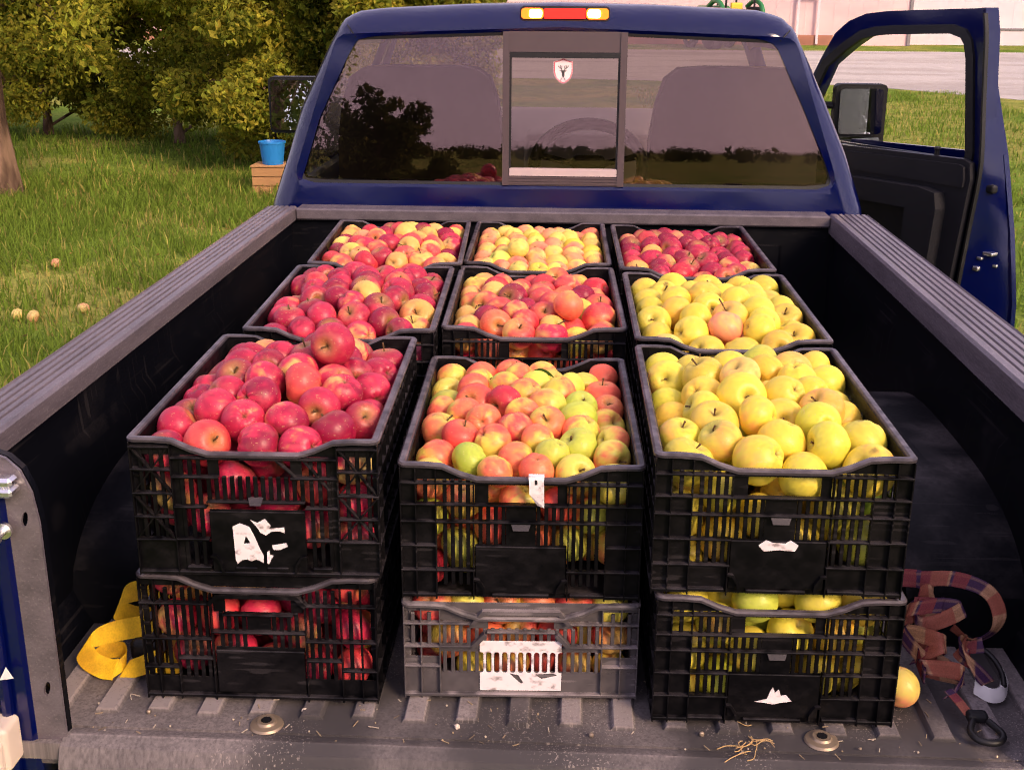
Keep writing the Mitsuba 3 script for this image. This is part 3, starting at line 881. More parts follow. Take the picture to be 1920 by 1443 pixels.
def bl(x0, x1, d0, d1, ins=0.0, r=.014):
    p = sg.box(x0 + r, bz0 + ins + r, x1 - r, bz1_ - ins - r).buffer(r)
    m = upright(extrude(p, d1 - d0), 0)
    v = m.vertices
    return trimesh.Trimesh(np.column_stack([v[:, 0], 2.418 - d0 + v[:, 1] + (v[:, 2] - 1.086) * .35, v[:, 2]]), m.faces, process=False)


BL = TR + '__brake_light'
add(BL, bl(bl0 - .004, bl1 + .004, -.02, .006, -.003), 'dark_trim', 40)
lm = bl(bl0 + .075, bl1 - .075, .0062, .013, .004, .004)
lm_k = add(BL + '__lens', lm, 'red_lens', 40, label='glowing red middle lens', emitter={'type': 'area', 'radiance': {'type': 'rgb', 'value': [.42, .006, .004]}})
for a, b in ((bl0, bl0 + .073), (bl1 - .073, bl1)):
    add(BL + '__side_lens', bl(a, b, .0062, .012, .003, .012), 'amber_lens', 40, label='glowing amber end lens', emitter={'type': 'area', 'radiance': {'type': 'rgb', 'value': [.42, .055, .004]}})
for a, b in ((bl0 + .026, bl0 + .068), (bl1 - .068, bl1 - .026)):
    add(BL + '__bulb', bl(a, b, .0125, .0145, .007, .010), 'white_plastic', 40, label='white hot bulb spot', emitter={'type': 'area', 'radiance': {'type': 'rgb', 'value': [3.6, 2.5, 1.1]}})

# ---- open right door: local s (hinge to latch), d (inner to outer face), z
DH = np.array([1.02, 3.72])
DE = np.array([.5463, -.8376])
DN = np.array([.8376, .5463])


def door(v):
    v = np.asarray(v, float)
    xy = DH + v[:, :1] * DE + v[:, 1:2] * DN
    return np.column_stack([xy, v[:, 2]])


def door_slab(poly, d0, d1, mat, key, smooth=False, **kw):
    m = extrude(poly, d1 - d0)
    v = m.vertices
    mm = trimesh.Trimesh(door(np.column_stack([v[:, 0], v[:, 2] + d0, v[:, 1]])), m.faces, process=False)
    mm.fix_normals()
    return add(key, mm, mat, smooth, **kw)


DR = TR + '__right_door'
zz = np.array([-.45, -.2, 0.04, .30, .5, .59, .75, .9, 1.02, 1.085, 1.108])
s_in = np.interp(zz, [-.45, .08, .57, .60, 1.03, 1.108], [.95, .955, 1.0, .99, .945, .925])
s_out = np.interp(zz, [-.45, 0, .3, .57, 1.107], [1.16, 1.148, 1.09, 1.02, .872])
outer = sg.Polygon([(-.02, -.45), (-.02, .60), (.04, .76), (.125, .905), (.19, 1.0), (.26, 1.048), (.35, 1.078), (.46, 1.089), (.572, 1.094), (.90, 1.106)] + [(a, b) for a, b in zip(s_in[::-1], zz[::-1])]).buffer(0)
hole = sg.Polygon([(.02, .555), (.06, .68), (.155, .870), (.26, .945), (.345, .993), (.42, 1.008), (.5, 1.015), (.79, 1.026), (.845, 1.012), (.868, .985), (.885, .93), (.935, .59), (.93, .555)])
frame = outer.intersection(sg.box(-1, .53, 3, 3)).difference(hole)
door_slab(frame, .015, .085, 'blue_paint', DR, 30)
door_slab(hole.buffer(.022).intersection(outer.buffer(-.004)).difference(hole.buffer(-.012)).intersection(sg.box(-1, .56, 3, 3)), .002, .020, 'seal_rubber', DR + '__window_seal', 30)
m2 = trimesh.creation.triangulate_polygon(hole.buffer(-.008), engine='earcut')
add(DR + '__pane', trimesh.Trimesh(door(np.column_stack([np.asarray(m2[0])[:, 0], np.full(len(m2[0]), .045), np.asarray(m2[0])[:, 1]])), np.asarray(m2[1]), process=False), 'door_glass')
skin = sg.Polygon([(-.02, -.45), (-.02, .56)] + [(a, b) for a, b in zip(s_out[:6][::-1], zz[:6][::-1])]).buffer(0)
door_slab(skin, .105, .128, 'blue_paint', DR + '__outer_panel', 30)
# latch edge: from inner to outer face with a rounded shoulder
prof_d = [(.0, 0.0), (.012, .10), (.045, .42), (.08, .72), (.11, .95), (.125, 1.0), (.132, .99), (.130, .96)]
rg = []
for z, a, b in zip(zz, s_in, s_out):
    wz = 1.0 if z < .58 else max(.62, 1 - (z - .58) * .7)
    rg.append(door(np.array([(a + (b - a) * f, d * wz, z) for d, f in prof_d])))
m = loft(rg, False)
m.fix_normals()
ed = add(DR + '__latch_edge', m, 'blue_paint', 50)
wsl = [door(np.array([(np.interp(z, zz, s_in) + .002, -.006, z), (np.interp(z, zz, s_in) + .012, -.008, z), (np.interp(z, zz, s_in) + .014, .008, z), (np.interp(z, zz, s_in) + .002, .008, z)])) for z in np.linspace(-.42, 1.09, 30)]
add(ed + '__weather_strip', loft(wsl, True), 'seal_rubber', 40)


def edge_pt(d, z):
    dd, ff = np.array(prof_d[:6]).T
    f = np.interp(d, dd, ff)
    a, b = np.interp(z, zz, s_in), np.interp(z, zz, s_out)
    return a + (b - a) * f


for zc, dc, sz_, nm, mt in ((.465, .055, (.020, .016, .016), 'striker_bump', 'seal_rubber'), (.225, .062, (.022, .018, .007), 'latch_plate', 'bright_metal'), (.205, .040, (.012, .007, .006), 'latch_plate', 'bright_metal'), (.165, .035, (.014, .009, .009), 'latch_screw', 'bright_metal'), (.180, .075, (.01, .006, .006), 'latch_screw', 'bright_metal')):
    s0 = edge_pt(dc, zc)
    q = rbox((-sz_[0], -sz_[1], -sz_[2]), sz_, min(sz_) * .6)
    q = trimesh.Trimesh(door(q.vertices + [s0, dc, zc]), q.faces, process=False)
    q.fix_normals()
    add(ed + '__' + nm, q, mt, 40)
trimp = sg.Polygon([(-.02, -.40), (-.02, .55), (.30, .558), (.94, .572), (.975, .56), (.985, .50), (.94, .05), (.92, -.40)]).buffer(.012).buffer(-.012)
door_slab(trimp, -.028, .0, 'door_trim', DR + '__trim_panel', 30)
door_slab(trimp.buffer(-.02).intersection(sg.box(-1, .47, 2, 1)), -.040, -.028, 'door_trim', DR + '__trim_panel__sill_pad', 30)
arm = sg.Polygon([(.02, -.36), (.02, .44), (.80, .452), (.875, .44), (.89, .38), (.84, -.36)]).buffer(.025).buffer(-.025)
rec = sg.Polygon([(.06, -.30), (.06, .36), (.74, .365), (.73, -.30)]).buffer(.02).buffer(-.02)
door_slab(arm.difference(rec), -.085, -.028, 'door_trim', DR + '__armrest', 40)
door_slab(rec.buffer(-.003), -.034, -.029, 'dark_trim', DR + '__armrest__pocket')
kb = trimesh.creation.revolve(np.array([[0, .034], [.010, .033], [.013, .026], [.009, .018], [.010, 0], [0, 0]]), sections=20)
kb.apply_translation(tuple(door(np.array([(.80, -.005, .568)]))[0]))
add(DR + '__lock_knob', kb, 'seal_rubber', 40)
m = upright(extrude(sg.box(1.165, .530, 1.380, .792).buffer(-.022).buffer(.022), .07), 3.66)
mk = add(DR + '__mirror', m, 'dark_trim', 40)


def facing_plate(poly, org, nrm, th):
    """flat plate, drawn in its own plane round the origin, set at org facing nrm"""
    n = np.asarray(nrm, float) / np.linalg.norm(nrm)
    a = np.cross([0, 0, 1], n)
    a /= np.linalg.norm(a)
    b = np.cross(n, a)
    m = extrude(poly, th)
    v = m.vertices
    q = trimesh.Trimesh(np.asarray(org) + v[:, :1] * a + v[:, 1:2] * b + v[:, 2:3] * n, m.faces, process=False)
    q.fix_normals()
    return q


add(mk + '__glass', facing_plate(sg.box(-.091, -.088, .091, .098).buffer(-.016).buffer(.016), (1.272, 3.576, .676), (.045, -1, .06), .003), 'mirror_glass')
add(mk + '__spotter_glass', facing_plate(sg.box(-.088, -.025, .088, .020).buffer(-.010).buffer(.010), (1.272, 3.576, .555), (.03, -1, .06), .003), 'mirror_glass')
add(mk + '__lower_shell', rbox((1.135, 3.575, .520), (1.300, 3.62, .566), .012), 'white_plastic', 40, label='white lower shell of the mirror')
add(mk + '__arm', [tube([(1.08, 3.66, .60), (1.20, 3.64, .60)], .016, 8), tube([(1.08, 3.66, .70), (1.20, 3.64, .70)], .016, 8)], 'dark_trim', 40)
# left mirror
m = upright(extrude(sg.box(-1.262, .562, -1.03, .800).buffer(-.022).buffer(.022), .07), 3.66)
mk = add(TR + '__side_mirror', m, 'dark_trim', 40)
add(mk + '__glass', facing_plate(sg.box(-.105, -.105, .100, .105).buffer(-.016).buffer(.016), (-1.146, 3.572, .682), (-.10, -1, .075), .003), 'mirror_glass')
add(mk + '__arm', [tube([(-.93, 3.68, .58), (-1.08, 3.64, .58)], .016, 8), tube([(-.93, 3.68, .70), (-1.08, 3.64, .70)], .016, 8)], 'dark_trim', 40)

# ------------------------------------------------------------------ crates
CW, CD = 0.40, 0.60
# name of the kind, rows of ribs: what an end wall is made of, in fractions of its width (u, -0.5..0.5) and height (v)


def spec_grid(lower_plates):
    s = dict(plates=[], ribs=[], posts=[], bars=[], thin=[])
    s['plates'] += [(-.5, .5, .875, .985), (-.19, .19, .02, .40), (-.062, .062, .40, .70), (-.19, -.135, .70, .875), (.15, .19, .70, .875), (-.5, -.352, .02, .70), (.352, .5, .02, .70), (-.5, -.43, .70, .875), (.43, .5, .70, .875)]
    if lower_plates:
        s['plates'] += [(-.352, -.2, .02, .215), (.2, .352, .02, .215)]
    lo = .217 if lower_plates else .10
    for v in (.855, .70, .576, .40, .217):
        s['ribs'] += [(-.5, -.352, v), (.352, .5, v)]
        if v != .40 or lower_plates:
            s['ribs'] += [(-.352, -.19, v), (.19, .352, v)]
    s['ribs'] += [(-.19, .19, .860), (-.19, .19, .70), (-.19, .19, .576), (-.5, -.352, .015), (-.352, -.205, .022), (-.12, .12, .018), (.205, .352, .022), (.352, .5, .015)]
    for u in (-.497, -.435, -.352, -.196, .196, .352, .435, .497):
        s['posts'].append((u, .0, .98))
    s['bars'] += [(u, lo, .87) for u in (-.315, -.283, -.251, -.219, .219, .251, .283, .315)]
    s['bars'] += [(u, .40, .70) for u in (-.168, -.136, -.104, -.072, .072, .104, .136, .168)]
    s['bars'] += [(u, .70, .875) for u in (-.395, .395)]
    s['tab'] = (-.042, .042, .525, .575)
    s['panel'] = (-.19, .19, .05, .395)
    s['clips'] = True
    return s


def spec_lattice():
    s = dict(plates=[], ribs=[], posts=[], bars=[], thin=[], tab=(-.03, .03, .53, .575), panel=(-.195, .195, .03, .475), clips=True)
    s['plates'] += [(-.5, .5, .87, .985), (-.195, .195, .0, .48), (-.5, -.335, .01, .245), (.335, .5, .01, .245), (-.335, -.30, .02, .87), (.30, .335, .02, .87), (-.19, -.145, .71, .86), (.145, .19, .71, .86)]
    for v in (.93, .77, .60, .43, .265):
        s['ribs'] += [(-.5, -.335, v), (.335, .5, v)]
    s['ribs'] += [(-.335, .335, .855), (-.335, -.145, .72), (.145, .335, .72), (-.335, -.2, .505), (.2, .335, .505), (-.2, .2, .545), (-.335, -.2, .27), (.2, .335, .27)]
    s['ribs'] += [(-.30, -.20, .045), (-.10, -.01, .045), (.03, .12, .045), (.22, .30, .045), (-.5, .5, .008)]
    for u in (-.497, -.335, .335, .497):
        s['posts'].append((u, .0, .98))
    s['bars'] += [(u, .27, .86) for u in (-.298, -.262, -.227)] + [(u, .27, .86) for u in (.298, .262, .227)]
    s['bars'] += [(u, .05, .27) for u in (-.298, -.262, -.227, .298, .262, .227)]
    s['bars'] += [(u, .55, .72) for u in (-.19, -.158, -.126, -.094, -.062, -.03, .0, .03, .062, .094, .126, .158, .19)]
    for sg_ in (-1, 1):
        a, b = (-.495, -.34) if sg_ < 0 else (.34, .495)
        s['thin'] += [((a, .93), (b, .60)), ((a, .59), (b, .27))]
        s['thin'] += [((b, .93), (a, .60)), ((b, .59), (a, .27))]
    s['bars'] += [(u, .27, .93) for u in (-.46, -.415, -.375, .46, .415, .375)]
    s['thin'] += [((.085, .855), (.17, .72)), ((.20, .85), (.30, .64))]
    return s


def spec_frame():
    s = dict(plates=[], ribs=[], posts=[], bars=[], thin=[], tab=None, panel=(-.19, .19, .06, .40), clips=False)
    s['plates'] += [(-.5, .5, .90, .985), (-.19, .19, .02, .42), (-.5, -.19, .02, .17), (.19, .5, .02, .17), (-.19, -.14, .70, .88), (.14, .19, .70, .88), (-.05, .05, .56, .66)]
    for v in (.77, .49, .26):
        s['ribs'] += [(-.5, -.35, v), (.35, .5, v)]
    for v in (.77, .49, .335):
        s['ribs'] += [(-.35, -.20, v), (.20, .35, v)]
    s['ribs'] += [(-.15, .15, .69), (-.20, .20, .55), (-.5, .5, .02)]
    s['frame'] = [(-.205, .77), (-.165, .84), (.165, .84), (.205, .77)]
    for u in (-.497, -.435, -.35, -.20, .20, .35, .435, .497):
        s['posts'].append((u, .0, .98))
    s['bars'] += [(u, .17, .88) for u in (-.39, -.318, -.286, -.254, -.222, .222, .254, .286, .318, .39)]
    s['bars'] += [(u, .42, .70) for u in (-.16, -.128, -.096, -.064, .064, .096, .128, .16)]
    return s


def spec_wide():
    s = dict(plates=[], ribs=[], posts=[], bars=[], thin=[], tab=None, panel=None, clips=False)
    s['plates'] += [(-.5, .5, .90, .985), (-.5, .5, .015, .265), (-.5, -.345, .26, .42), (.345, .5, .26, .42), (-.345, .345, .475, .53), (-.22, -.14, .72, .90), (.14, .22, .72, .90), (-.345, -.2, .80, .9), (.2, .345, .80, .9)]
    for v in (.786, .55, .34):
        s['ribs'] += [(-.5, -.345, v), (.345, .5, v)]
    for v in (.786, .55):
        s['ribs'] += [(-.345, -.20, v), (.20, .345, v)]
    s['ribs'] += [(-.145, .145, .70), (-.5, .5, .02)]
    s['frame'] = [(-.205, .786), (-.16, .905), (.16, .905), (.205, .786)]
    s['frame2'] = [(-.205, .55), (-.15, .68)]
    s['frame3'] = [(.15, .68), (.205, .55)]
    for u in (-.497, -.425, -.345, .345, .425, .497):
        s['posts'].append((u, .0, .98))
    s['bars'] += [(u, .26, .48) for u in np.linspace(-.325, .325, 20)]
    s['bars'] += [(u, .52, .72) for u in np.linspace(-.325, .325, 20)]
    s['bars'] += [(u, .55, .88) for u in (-.46, -.39, .39, .46)]
    s['bars'] += [(u, .72, .80) for u in (-.325, -.29, -.256, .256, .29, .325)]
    return s


SPECS = {'grid': spec_grid(True), 'open_grid': spec_grid(False), 'lattice': spec_lattice(), 'frame': spec_frame(), 'wide': spec_wide()}


def rim_mesh(h, dip=0.024):
    """flanged rim round the top, dipping at the hand hold of both ends"""
    hw, d, rr = CW / 2, CD, .016
    P = sg.box(-hw + rr, rr, hw - rr, d - rr).buffer(rr, quad_segs=5)
    c = np.array(P.exterior.segmentize(.03).coords)[:-1]
    # extra points where the dip turns
    n = len(c)
    t = np.roll(c, -1, 0) - np.roll(c, 1, 0)
    nrm = np.column_stack([t[:, 1], -t[:, 0]])
    nrm /= np.linalg.norm(nrm, axis=1, keepdims=True)
    if ((c - [0, d / 2]) * nrm).sum() < 0:
        nrm = -nrm
    u = np.abs(c[:, 0]) / CW
    end = (c[:, 1] < .02) | (c[:, 1] > d - .02)
    z = h - dip * np.where(end, 1 - np.clip((u - .20) / .13, 0, 1), 0)
    prof = [(.0, -.007), (.0, -.003), (-.003, .0), (-.011, .0), (-.0135, -.003), (-.0135, -.009), (-.0115, -.012)]
    rings = [np.column_stack([c + nrm * a, z + b]) for a, b in prof]
    m = loft(rings, True)
    m.fix_normals()
    return m


def end_pieces(kind, h):
    """pieces of an end wall at y = 0, looking towards -y: lists of meshes by name"""
    s = SPECS[kind]
    W = CW * .985
    out = {'plates': [], 'rib': [], 'post': [], 'bar': [], 'brace': [], 'latch_tab': [], 'panel': [], 'clip': []}
    for i, (a, b, c, d) in enumerate(s['plates']):
        # tiny differences of depth so that no two plates share a plane
        y = .0115 + .00022 * i
        if d > .98:         # the top band follows the dip of the rim
            dd = .024
            q = [(a * W, c * h), (b * W, c * h), (b * W, d * h), (.33 * W, d * h), (.20 * W, d * h - dd), (-.20 * W, d * h - dd), (-.33 * W, d * h), (a * W, d * h)]
            out['plates'].append(upright(extrude(sg.Polygon(q), .0022), y + .0022))
        else:
            out['plates'].append(box((a * W, y, c * h), (b * W, y + .0022, d * h)))
    for i, (a, b, v) in enumerate(s['ribs']):
        if v < .05:
            out['rib'].append(cbox((a * W, .0018 + .00011 * i, v * h), (b * W, .0150 + .0003 * (i % 5), v * h + .006), .0012))
        else:
            out['rib'].append(cbox((a * W, .0022 + .00013 * (i % 9), v * h - .0016), (b * W, .0150 + .0003 * (i % 5), v * h + .0016), .0008))
    for fk in ('frame', 'frame2', 'frame3'):
        if s.get(fk):
            q = np.array(s[fk]) * [W, h]
            ln = sg.LineString(q).buffer(.0035, cap_style=2, join_style=2)
            out['rib'].append(upright(extrude(ln, .014), .0152))
    for u, a, b in s['posts']:
        b = .865 if abs(u) < .33 else b
        out['post'].append(cbox((u * W - .0011, .0038, a * h), (u * W + .0011, .0145, b * h - .004), .0006))
    for i, (u, a, b) in enumerate(s['bars']):
        out['bar'].append(cbox((u * W - .0032, .0098 + .0001 * (i % 3), a * h), (u * W + .0032, .0152, b * h), .0008))
    for (a, b), (c, d) in s['thin']:
        ln = sg.LineString([(a * W, b * h), (c * W, d * h)]).buffer(.0010, cap_style=2)
        out['brace'].append(upright(extrude(ln, .010), .0142))
    if s['tab']:
        a, b, c, d = s['tab']
        out['latch_tab'].append(trimesh.convex.convex_hull(np.array([[x * W, y, z * h] for x, z in ((a, d), (b, d), (a * .75, c), (b * .75, c)) for y in ((.001, .012) if z == c else (.006, .012))])))
    if s['panel']:
        a, b, c, d = s['panel']
        out['panel'].append(cbox((a * W, .0072, c * h), (b * W, .0108, d * h), .0012))
    if s['clips']:
        for sx in (-1, 1):
            q = np.array([(sx * .193, .155), (sx * .175, .15), (sx * .155, .095), (sx * .15, .04)]) * [W, h]
            out['clip'].append(upright(extrude(sg.LineString(q).buffer(.0018), .008), .0076))
    return out


def side_mesh(h, sx):
    """a long wall: joined lattice of ribs, posts and bars"""
    ms = []
    x0, x1 = (-CW * .4925, -CW * .4925 + .012) if sx < 0 else (CW * .4925 - .012, CW * .4925)
    xm = (x0 + .0095, x0 + .012) if sx < 0 else (x1 - .012, x1 - .0095)
    for i, v in enumerate((.0, .2, .4, .57, .70, .855)):
        ms.append(box((x0 + .0003 * i, .014, v * h + .001), (x1 - .0004 * i, CD - .014, v * h + .005)))
    ms.append(box((xm[0], .012, .87 * h), (xm[1], CD - .012, h - .006)))
    for i, y in enumerate(np.linspace(.02, CD - .02, 13)):
        ms.append(box((x0 + .001, y - .0013, .004), (x1 - .0013, y + .0013, h - .008)))
    for i, y in enumerate(np.arange(.036, CD - .03, .0235)):
        ms.append(box((xm[0] + .0002, y - .004, .01), (xm[1] - .0002, y + .004, .88 * h)))
    return cat(ms)


def base_mesh():
    ms = [box((-CW * .48, .012, .002), (CW * .48, CD - .012, .005))]
    return cat(ms)


def make_crate(key, x, y, z, a, h, kind, full, mat='black_plastic', rim='rim_plastic'):
    MX = rotz(a, (x, y, z))
    add(key + '__rim', moved(rim_mesh(h), MX), rim, 35)
    E1 = end_pieces(kind, h)
    ek = add(key + '__end_wall', [moved(m, MX) for m in E1['plates']], mat)
    if full:
        for nm in ('rib', 'post', 'bar', 'brace', 'latch_tab', 'panel', 'clip'):
            for m in E1[nm]:
                mm = rim if nm == 'latch_tab' else mat
                add(ek + '__' + nm, moved(m, MX), mm)
    else:
        add(ek + '__ribs', [moved(m, MX) for nm in ('rib', 'post', 'bar', 'brace', 'panel') for m in E1[nm]], mat, kind='stuff')
    E2 = end_pieces('open_grid', h)
    R2 = MX @ rotz(math.pi, (0, CD, 0))
    add(key + '__end_wall', [moved(m, R2) for nm in ('plates', 'rib', 'post', 'bar', 'panel') for m in E2[nm]], mat)
    for sx in (-1, 1):
        add(key + '__side_wall', moved(side_mesh(h, sx), MX), mat)
    add(key + '__base', moved(base_mesh(), MX), mat)
    return MX


# stacks: x and y of the front edge's middle, top of the rim, turn
STACK = {('L', 0): (-.423, .075, .486, .026), ('L', 1): (-.406, .695, .494, .032), ('L', 2): (-.411, 1.336, .492, .047),
         ('C', 0): (-.002, .123, .435, .024), ('C', 1): (-.007, .805, .474, .025), ('C', 2): (-.023, 1.482, .466, .016),
         ('R', 0): (.404, .065, .484, .008), ('R', 1): (.401, .686, .491, .010), ('R', 2): (.392, 1.355, .486, .016)}
COLN = {'L': 'left', 'C': 'middle', 'R': 'right'}
ROWN = ['nearest', 'second', 'farthest']
CR = {}
FZ = 0.008        # tops of the floor ribs
LABU = {('L', 0): 'upper black crate of the near left stack, diagonal lattice corners and torn white sticker',
        ('C', 0): 'upper black crate of the near middle stack, with plain panel and hanging white tag',
        ('R', 0): 'upper black crate of the near right stack, heaped with big yellow apples',
        ('L', 1): 'black crate of crimson apples in the left column, second row from the tailgate',
        ('C', 1): 'black crate of orange red apples in the centre of all crates',
        ('R', 1): 'black crate of yellow apples in the right column, second row from the tailgate',
        ('L', 2): 'black crate of orange red apples in the far left corner by the bulkhead',
        ('C', 2): 'black crate of pale yellow peach apples, far row middle',
        ('R', 2): 'black crate of crimson apples in the far right corner by the bulkhead'}
LABL = {('L', 0): 'lower black crate of the near left stack, with a trapezoid handle frame over red apples',
        ('C', 0): 'low grey dusty crate under the near middle stack, with a slotted white label',
        ('R', 0): 'lower black crate of the near right stack, with a torn white triangular sticker'}
KU = {'L': 'lattice', 'C': 'open_grid', 'R': 'grid'}
KL = {'L': 'frame', 'C': 'wide', 'R': 'grid'}
for (c, i), (x, y, zt, a) in STACK.items():
    hu = .240 if c != 'C' or i else .243
    zb = zt - hu
    hl_ = zb - FZ
    k = thing('crate', LABU[c, i], 'crate', 'upper crates' if i else 'crates of the near stacks')
    make_crate(k, x, y, zb, a, hu, KU[c] if i == 0 else 'grid', i == 0)
    CR[c, i, 'u'] = (k, x, y, zb, a, hu)
    if i == 0:
        k = thing('crate', LABL[c, i], 'crate', 'crates of the near stacks')
    else:
        k = thing('crate', f'lower black crate under the crate of the {COLN[c]} column, {ROWN[i]} row', 'crate', 'lower crates behind the near stacks')
    dx, dy, da = {('L', 0): (-.012, .008, -.012), ('C', 0): (.002, -.006, .018), ('R', 0): (.012, .002, .014)}.get((c, i), (0, 0, 0))
    make_crate(k, x + dx, y + dy, FZ, a + da, hl_ - .003, KL[c] if i == 0 else 'grid', i == 0, 'grey_plastic' if (c, i) == ('C', 0) else 'black_plastic', 'grey_plastic' if (c, i) == ('C', 0) else 'rim_plastic')
    CR[c, i, 'l'] = (k, x + dx, y + dy, FZ, a + da, hl_ - .003)


def on_crate(ck_, poly, name, mat, y0=.0066, th=.0006, label=None):
    """flat piece on the end wall of a crate; polygon in the crate's own width and height"""
    k, x, y, z, a, h = CR[ck_]
    m = upright(extrude(poly, th), y0)
    return add(k + '__end_wall__' + name, moved(m, rotz(a, (x, y, z))), mat, label=label)


hU = .240
ws = CW * .985 / 1820.0        # the sticker is drawn in 1820ths of the crate's width
def sp(pts, ox=930, oy=1160):
    return sg.Polygon([((px - ox) * ws, (oy - py) * hU / 980) for px, py in pts])


white = so.unary_union([sp([(745, 800), (800, 775), (870, 800), (905, 870), (935, 950), (965, 1010), (960, 1060), (925, 1040), (905, 1035), (870, 1048), (840, 1036), (800, 1040), (765, 1070), (752, 1040)]),
                        sp([(880, 750), (930, 770), (990, 740), (1030, 790), (1020, 810), (1130, 800), (1130, 840), (1095, 828), (1030, 832), (990, 860), (950, 840), (925, 800)]),
                        sp([(1030, 930), (1140, 912), (1148, 938), (1090, 962), (1040, 962)]), sp([(990, 980), (1008, 968), (1012, 1000), (1038, 1005), (1020, 1030), (1000, 1068), (985, 1060)])])
white = white.difference(sp([(840, 865), (872, 918), (820, 922)])).simplify(.0003)
on_crate(('L', 0, 'u'), white, 'sticker', 'worn_paper', label='torn white sticker')
hL = CR['C', 0, 'l'][5]
W = CW * .985
lab = sg.box(-.175 * W, .075 * hL, .175 * W, .60 * hL)
for u in np.linspace(-.325, .325, 20)[:-1] + .0171:
    if abs(u) < .18:
        lab = lab.difference(sg.LineString([(u * W, .29 * hL), (u * W, .455 * hL)]).buffer(.0047))
lab = lab.difference(sg.Polygon([(-.05 * W, .26 * hL), (.0, .15 * hL), (.012 * W, .16 * hL), (-.01 * W, .24 * hL)])).difference(sg.Polygon([(.09 * W, .2 * hL), (.16 * W, .24 * hL), (.14 * W, .26 * hL), (.06 * W, .25 * hL)]))
m = upright(extrude(lab, .0006), .0096)
k, x, y, z, a, h = CR['C', 0, 'l']
add(k + '__end_wall__label_card', moved(m, rotz(a, (x, y, z))), 'worn_paper', label='white slotted label card')
bone = sg.Polygon([(-.030, .0), (-.020, .008), (-.010, .004), (.010, .003), (.018, .0085), (.029, .001), (.025, -.008), (.0, -.006), (-.022, -.009)]).buffer(.0012)
on_crate(('R', 0, 'u'), sg.Polygon(np.array(bone.exterior.coords) + [0, .088]), 'sticker', 'worn_paper', label='bone shaped rest of a white sticker')
t3 = sg.Polygon([(-.030, .0), (-.010, .006), (-.006, .020), (-.002, .028), (.002, .018), (.008, .024), (.012, .012), (.020, .014), (.030, .002), (.012, -.001), (.0, -.0045), (-.012, -.002)]).difference(sg.Polygon([(0, .008), (.006, .012), (.003, .004)]))
t3 = so.unary_union([t3, sg.Polygon([(-.014, .022), (-.010, .036), (-.005, .034), (-.011, .026)]), sg.Polygon([(.008, .027), (.012, .033), (.014, .026)])])
on_crate(('R', 0, 'l'), sg.Polygon(np.array(t3.geoms[0].exterior.coords) + [0, .042]) if hasattr(t3, 'geoms') else sg.Polygon(np.array(t3.exterior.coords) + [0, .042]), 'sticker', 'worn_paper', label='torn white triangular sticker')
# white paper tag folded over the rim of the near middle crate
k, x, y, z, a, h = CR['C', 0, 'u']
tk = thing('paper_tag', 'small white paper tag hanging over the rim of the near middle crate', 'tag')
tg = [((.012, .010, h - .019), (.037, .010, h - .019)), ((.012, -.004, h - .018), (.037, -.004, h - .018)), ((.0125, -.0065, h - .024), (.0365, -.0065, h - .024)), ((.013, -.0072, h - .046), (.037, -.0072, h - .046)), ((.026, -.0005, h - .069), (.0375, -.0035, h - .072))]
rings = [[p, q, (q[0], q[1] + .0007, q[2] + .0002), (p[0], p[1] + .0007, p[2] + .0002)] for p, q in tg]
add(tk + '__paper', moved(loft(rings, True, True), rotz(a, (x, y, z))), 'worn_paper')
mk = upright(extrude(sg.box(.022, h - .030, .026, h - .022), .0004), -.0072)
add(tk + '__mark', moved(mk, rotz(a, (x, y, z))), 'ink_black')

# ------------------------------------------------------------------ apples
def apple_grid(na, nl):
    th = np.linspace(0.0, np.pi, nl)
    th = th + 0.10 * np.sin(2 * th) * -1          # closer rings at the two dimples
    ph = np.arange(na) * 2 * np.pi / na
    return th, ph


def apple_mesh(r, rng, na, nl):
    """unit axes: +z is the stem end. Returns local vertices, faces, theta, phi"""
    th, ph = apple_grid(na, nl)
    TH, PH = np.meshgrid(th, ph, indexing='ij')
    tall = rng.uniform(0.86, 0.98)
    shoulder = rng.uniform(0.04, 0.10)
    lob = rng.uniform(0.01, 0.032)
    p5 = rng.uniform(0, 6.28)
    rad = 1 - 0.42 * np.exp(-(TH / 0.30) ** 2) - 0.26 * np.exp(-((np.pi - TH) / 0.26) ** 2)
    rad *= 1 + lob * np.cos(5 * PH + p5) * np.clip((TH - 1.3) / 1.6, 0, 1) + rng.uniform(.0, .055) * np.cos(PH + rng.uniform(0, 6.28)) + rng.uniform(0, .03) * np.cos(2 * PH + rng.uniform(0, 6.28))
    hor = rad * np.sin(TH) * (1 + shoulder * np.cos(TH))
    V = np.stack([hor * np.cos(PH), hor * np.sin(PH), rad * np.cos(TH) * tall], -1) * r
    i, j = np.meshgrid(np.arange(nl - 1), np.arange(na), indexing='ij')
    j2 = (j + 1) % na
    q = np.stack([i * na + j, (i + 1) * na + j, (i + 1) * na + j2, i * na + j2], -1).reshape(-1, 4)
    F_ = np.vstack([q[:, [0, 1, 2]], q[:, [0, 2, 3]]])
    v = V.reshape(-1, 3)
    ar = np.linalg.norm(np.cross(v[F_[:, 1]] - v[F_[:, 0]], v[F_[:, 2]] - v[F_[:, 0]]), axis=1)
    return v, F_[ar > 1e-12], TH.ravel(), PH.ravel(), tall


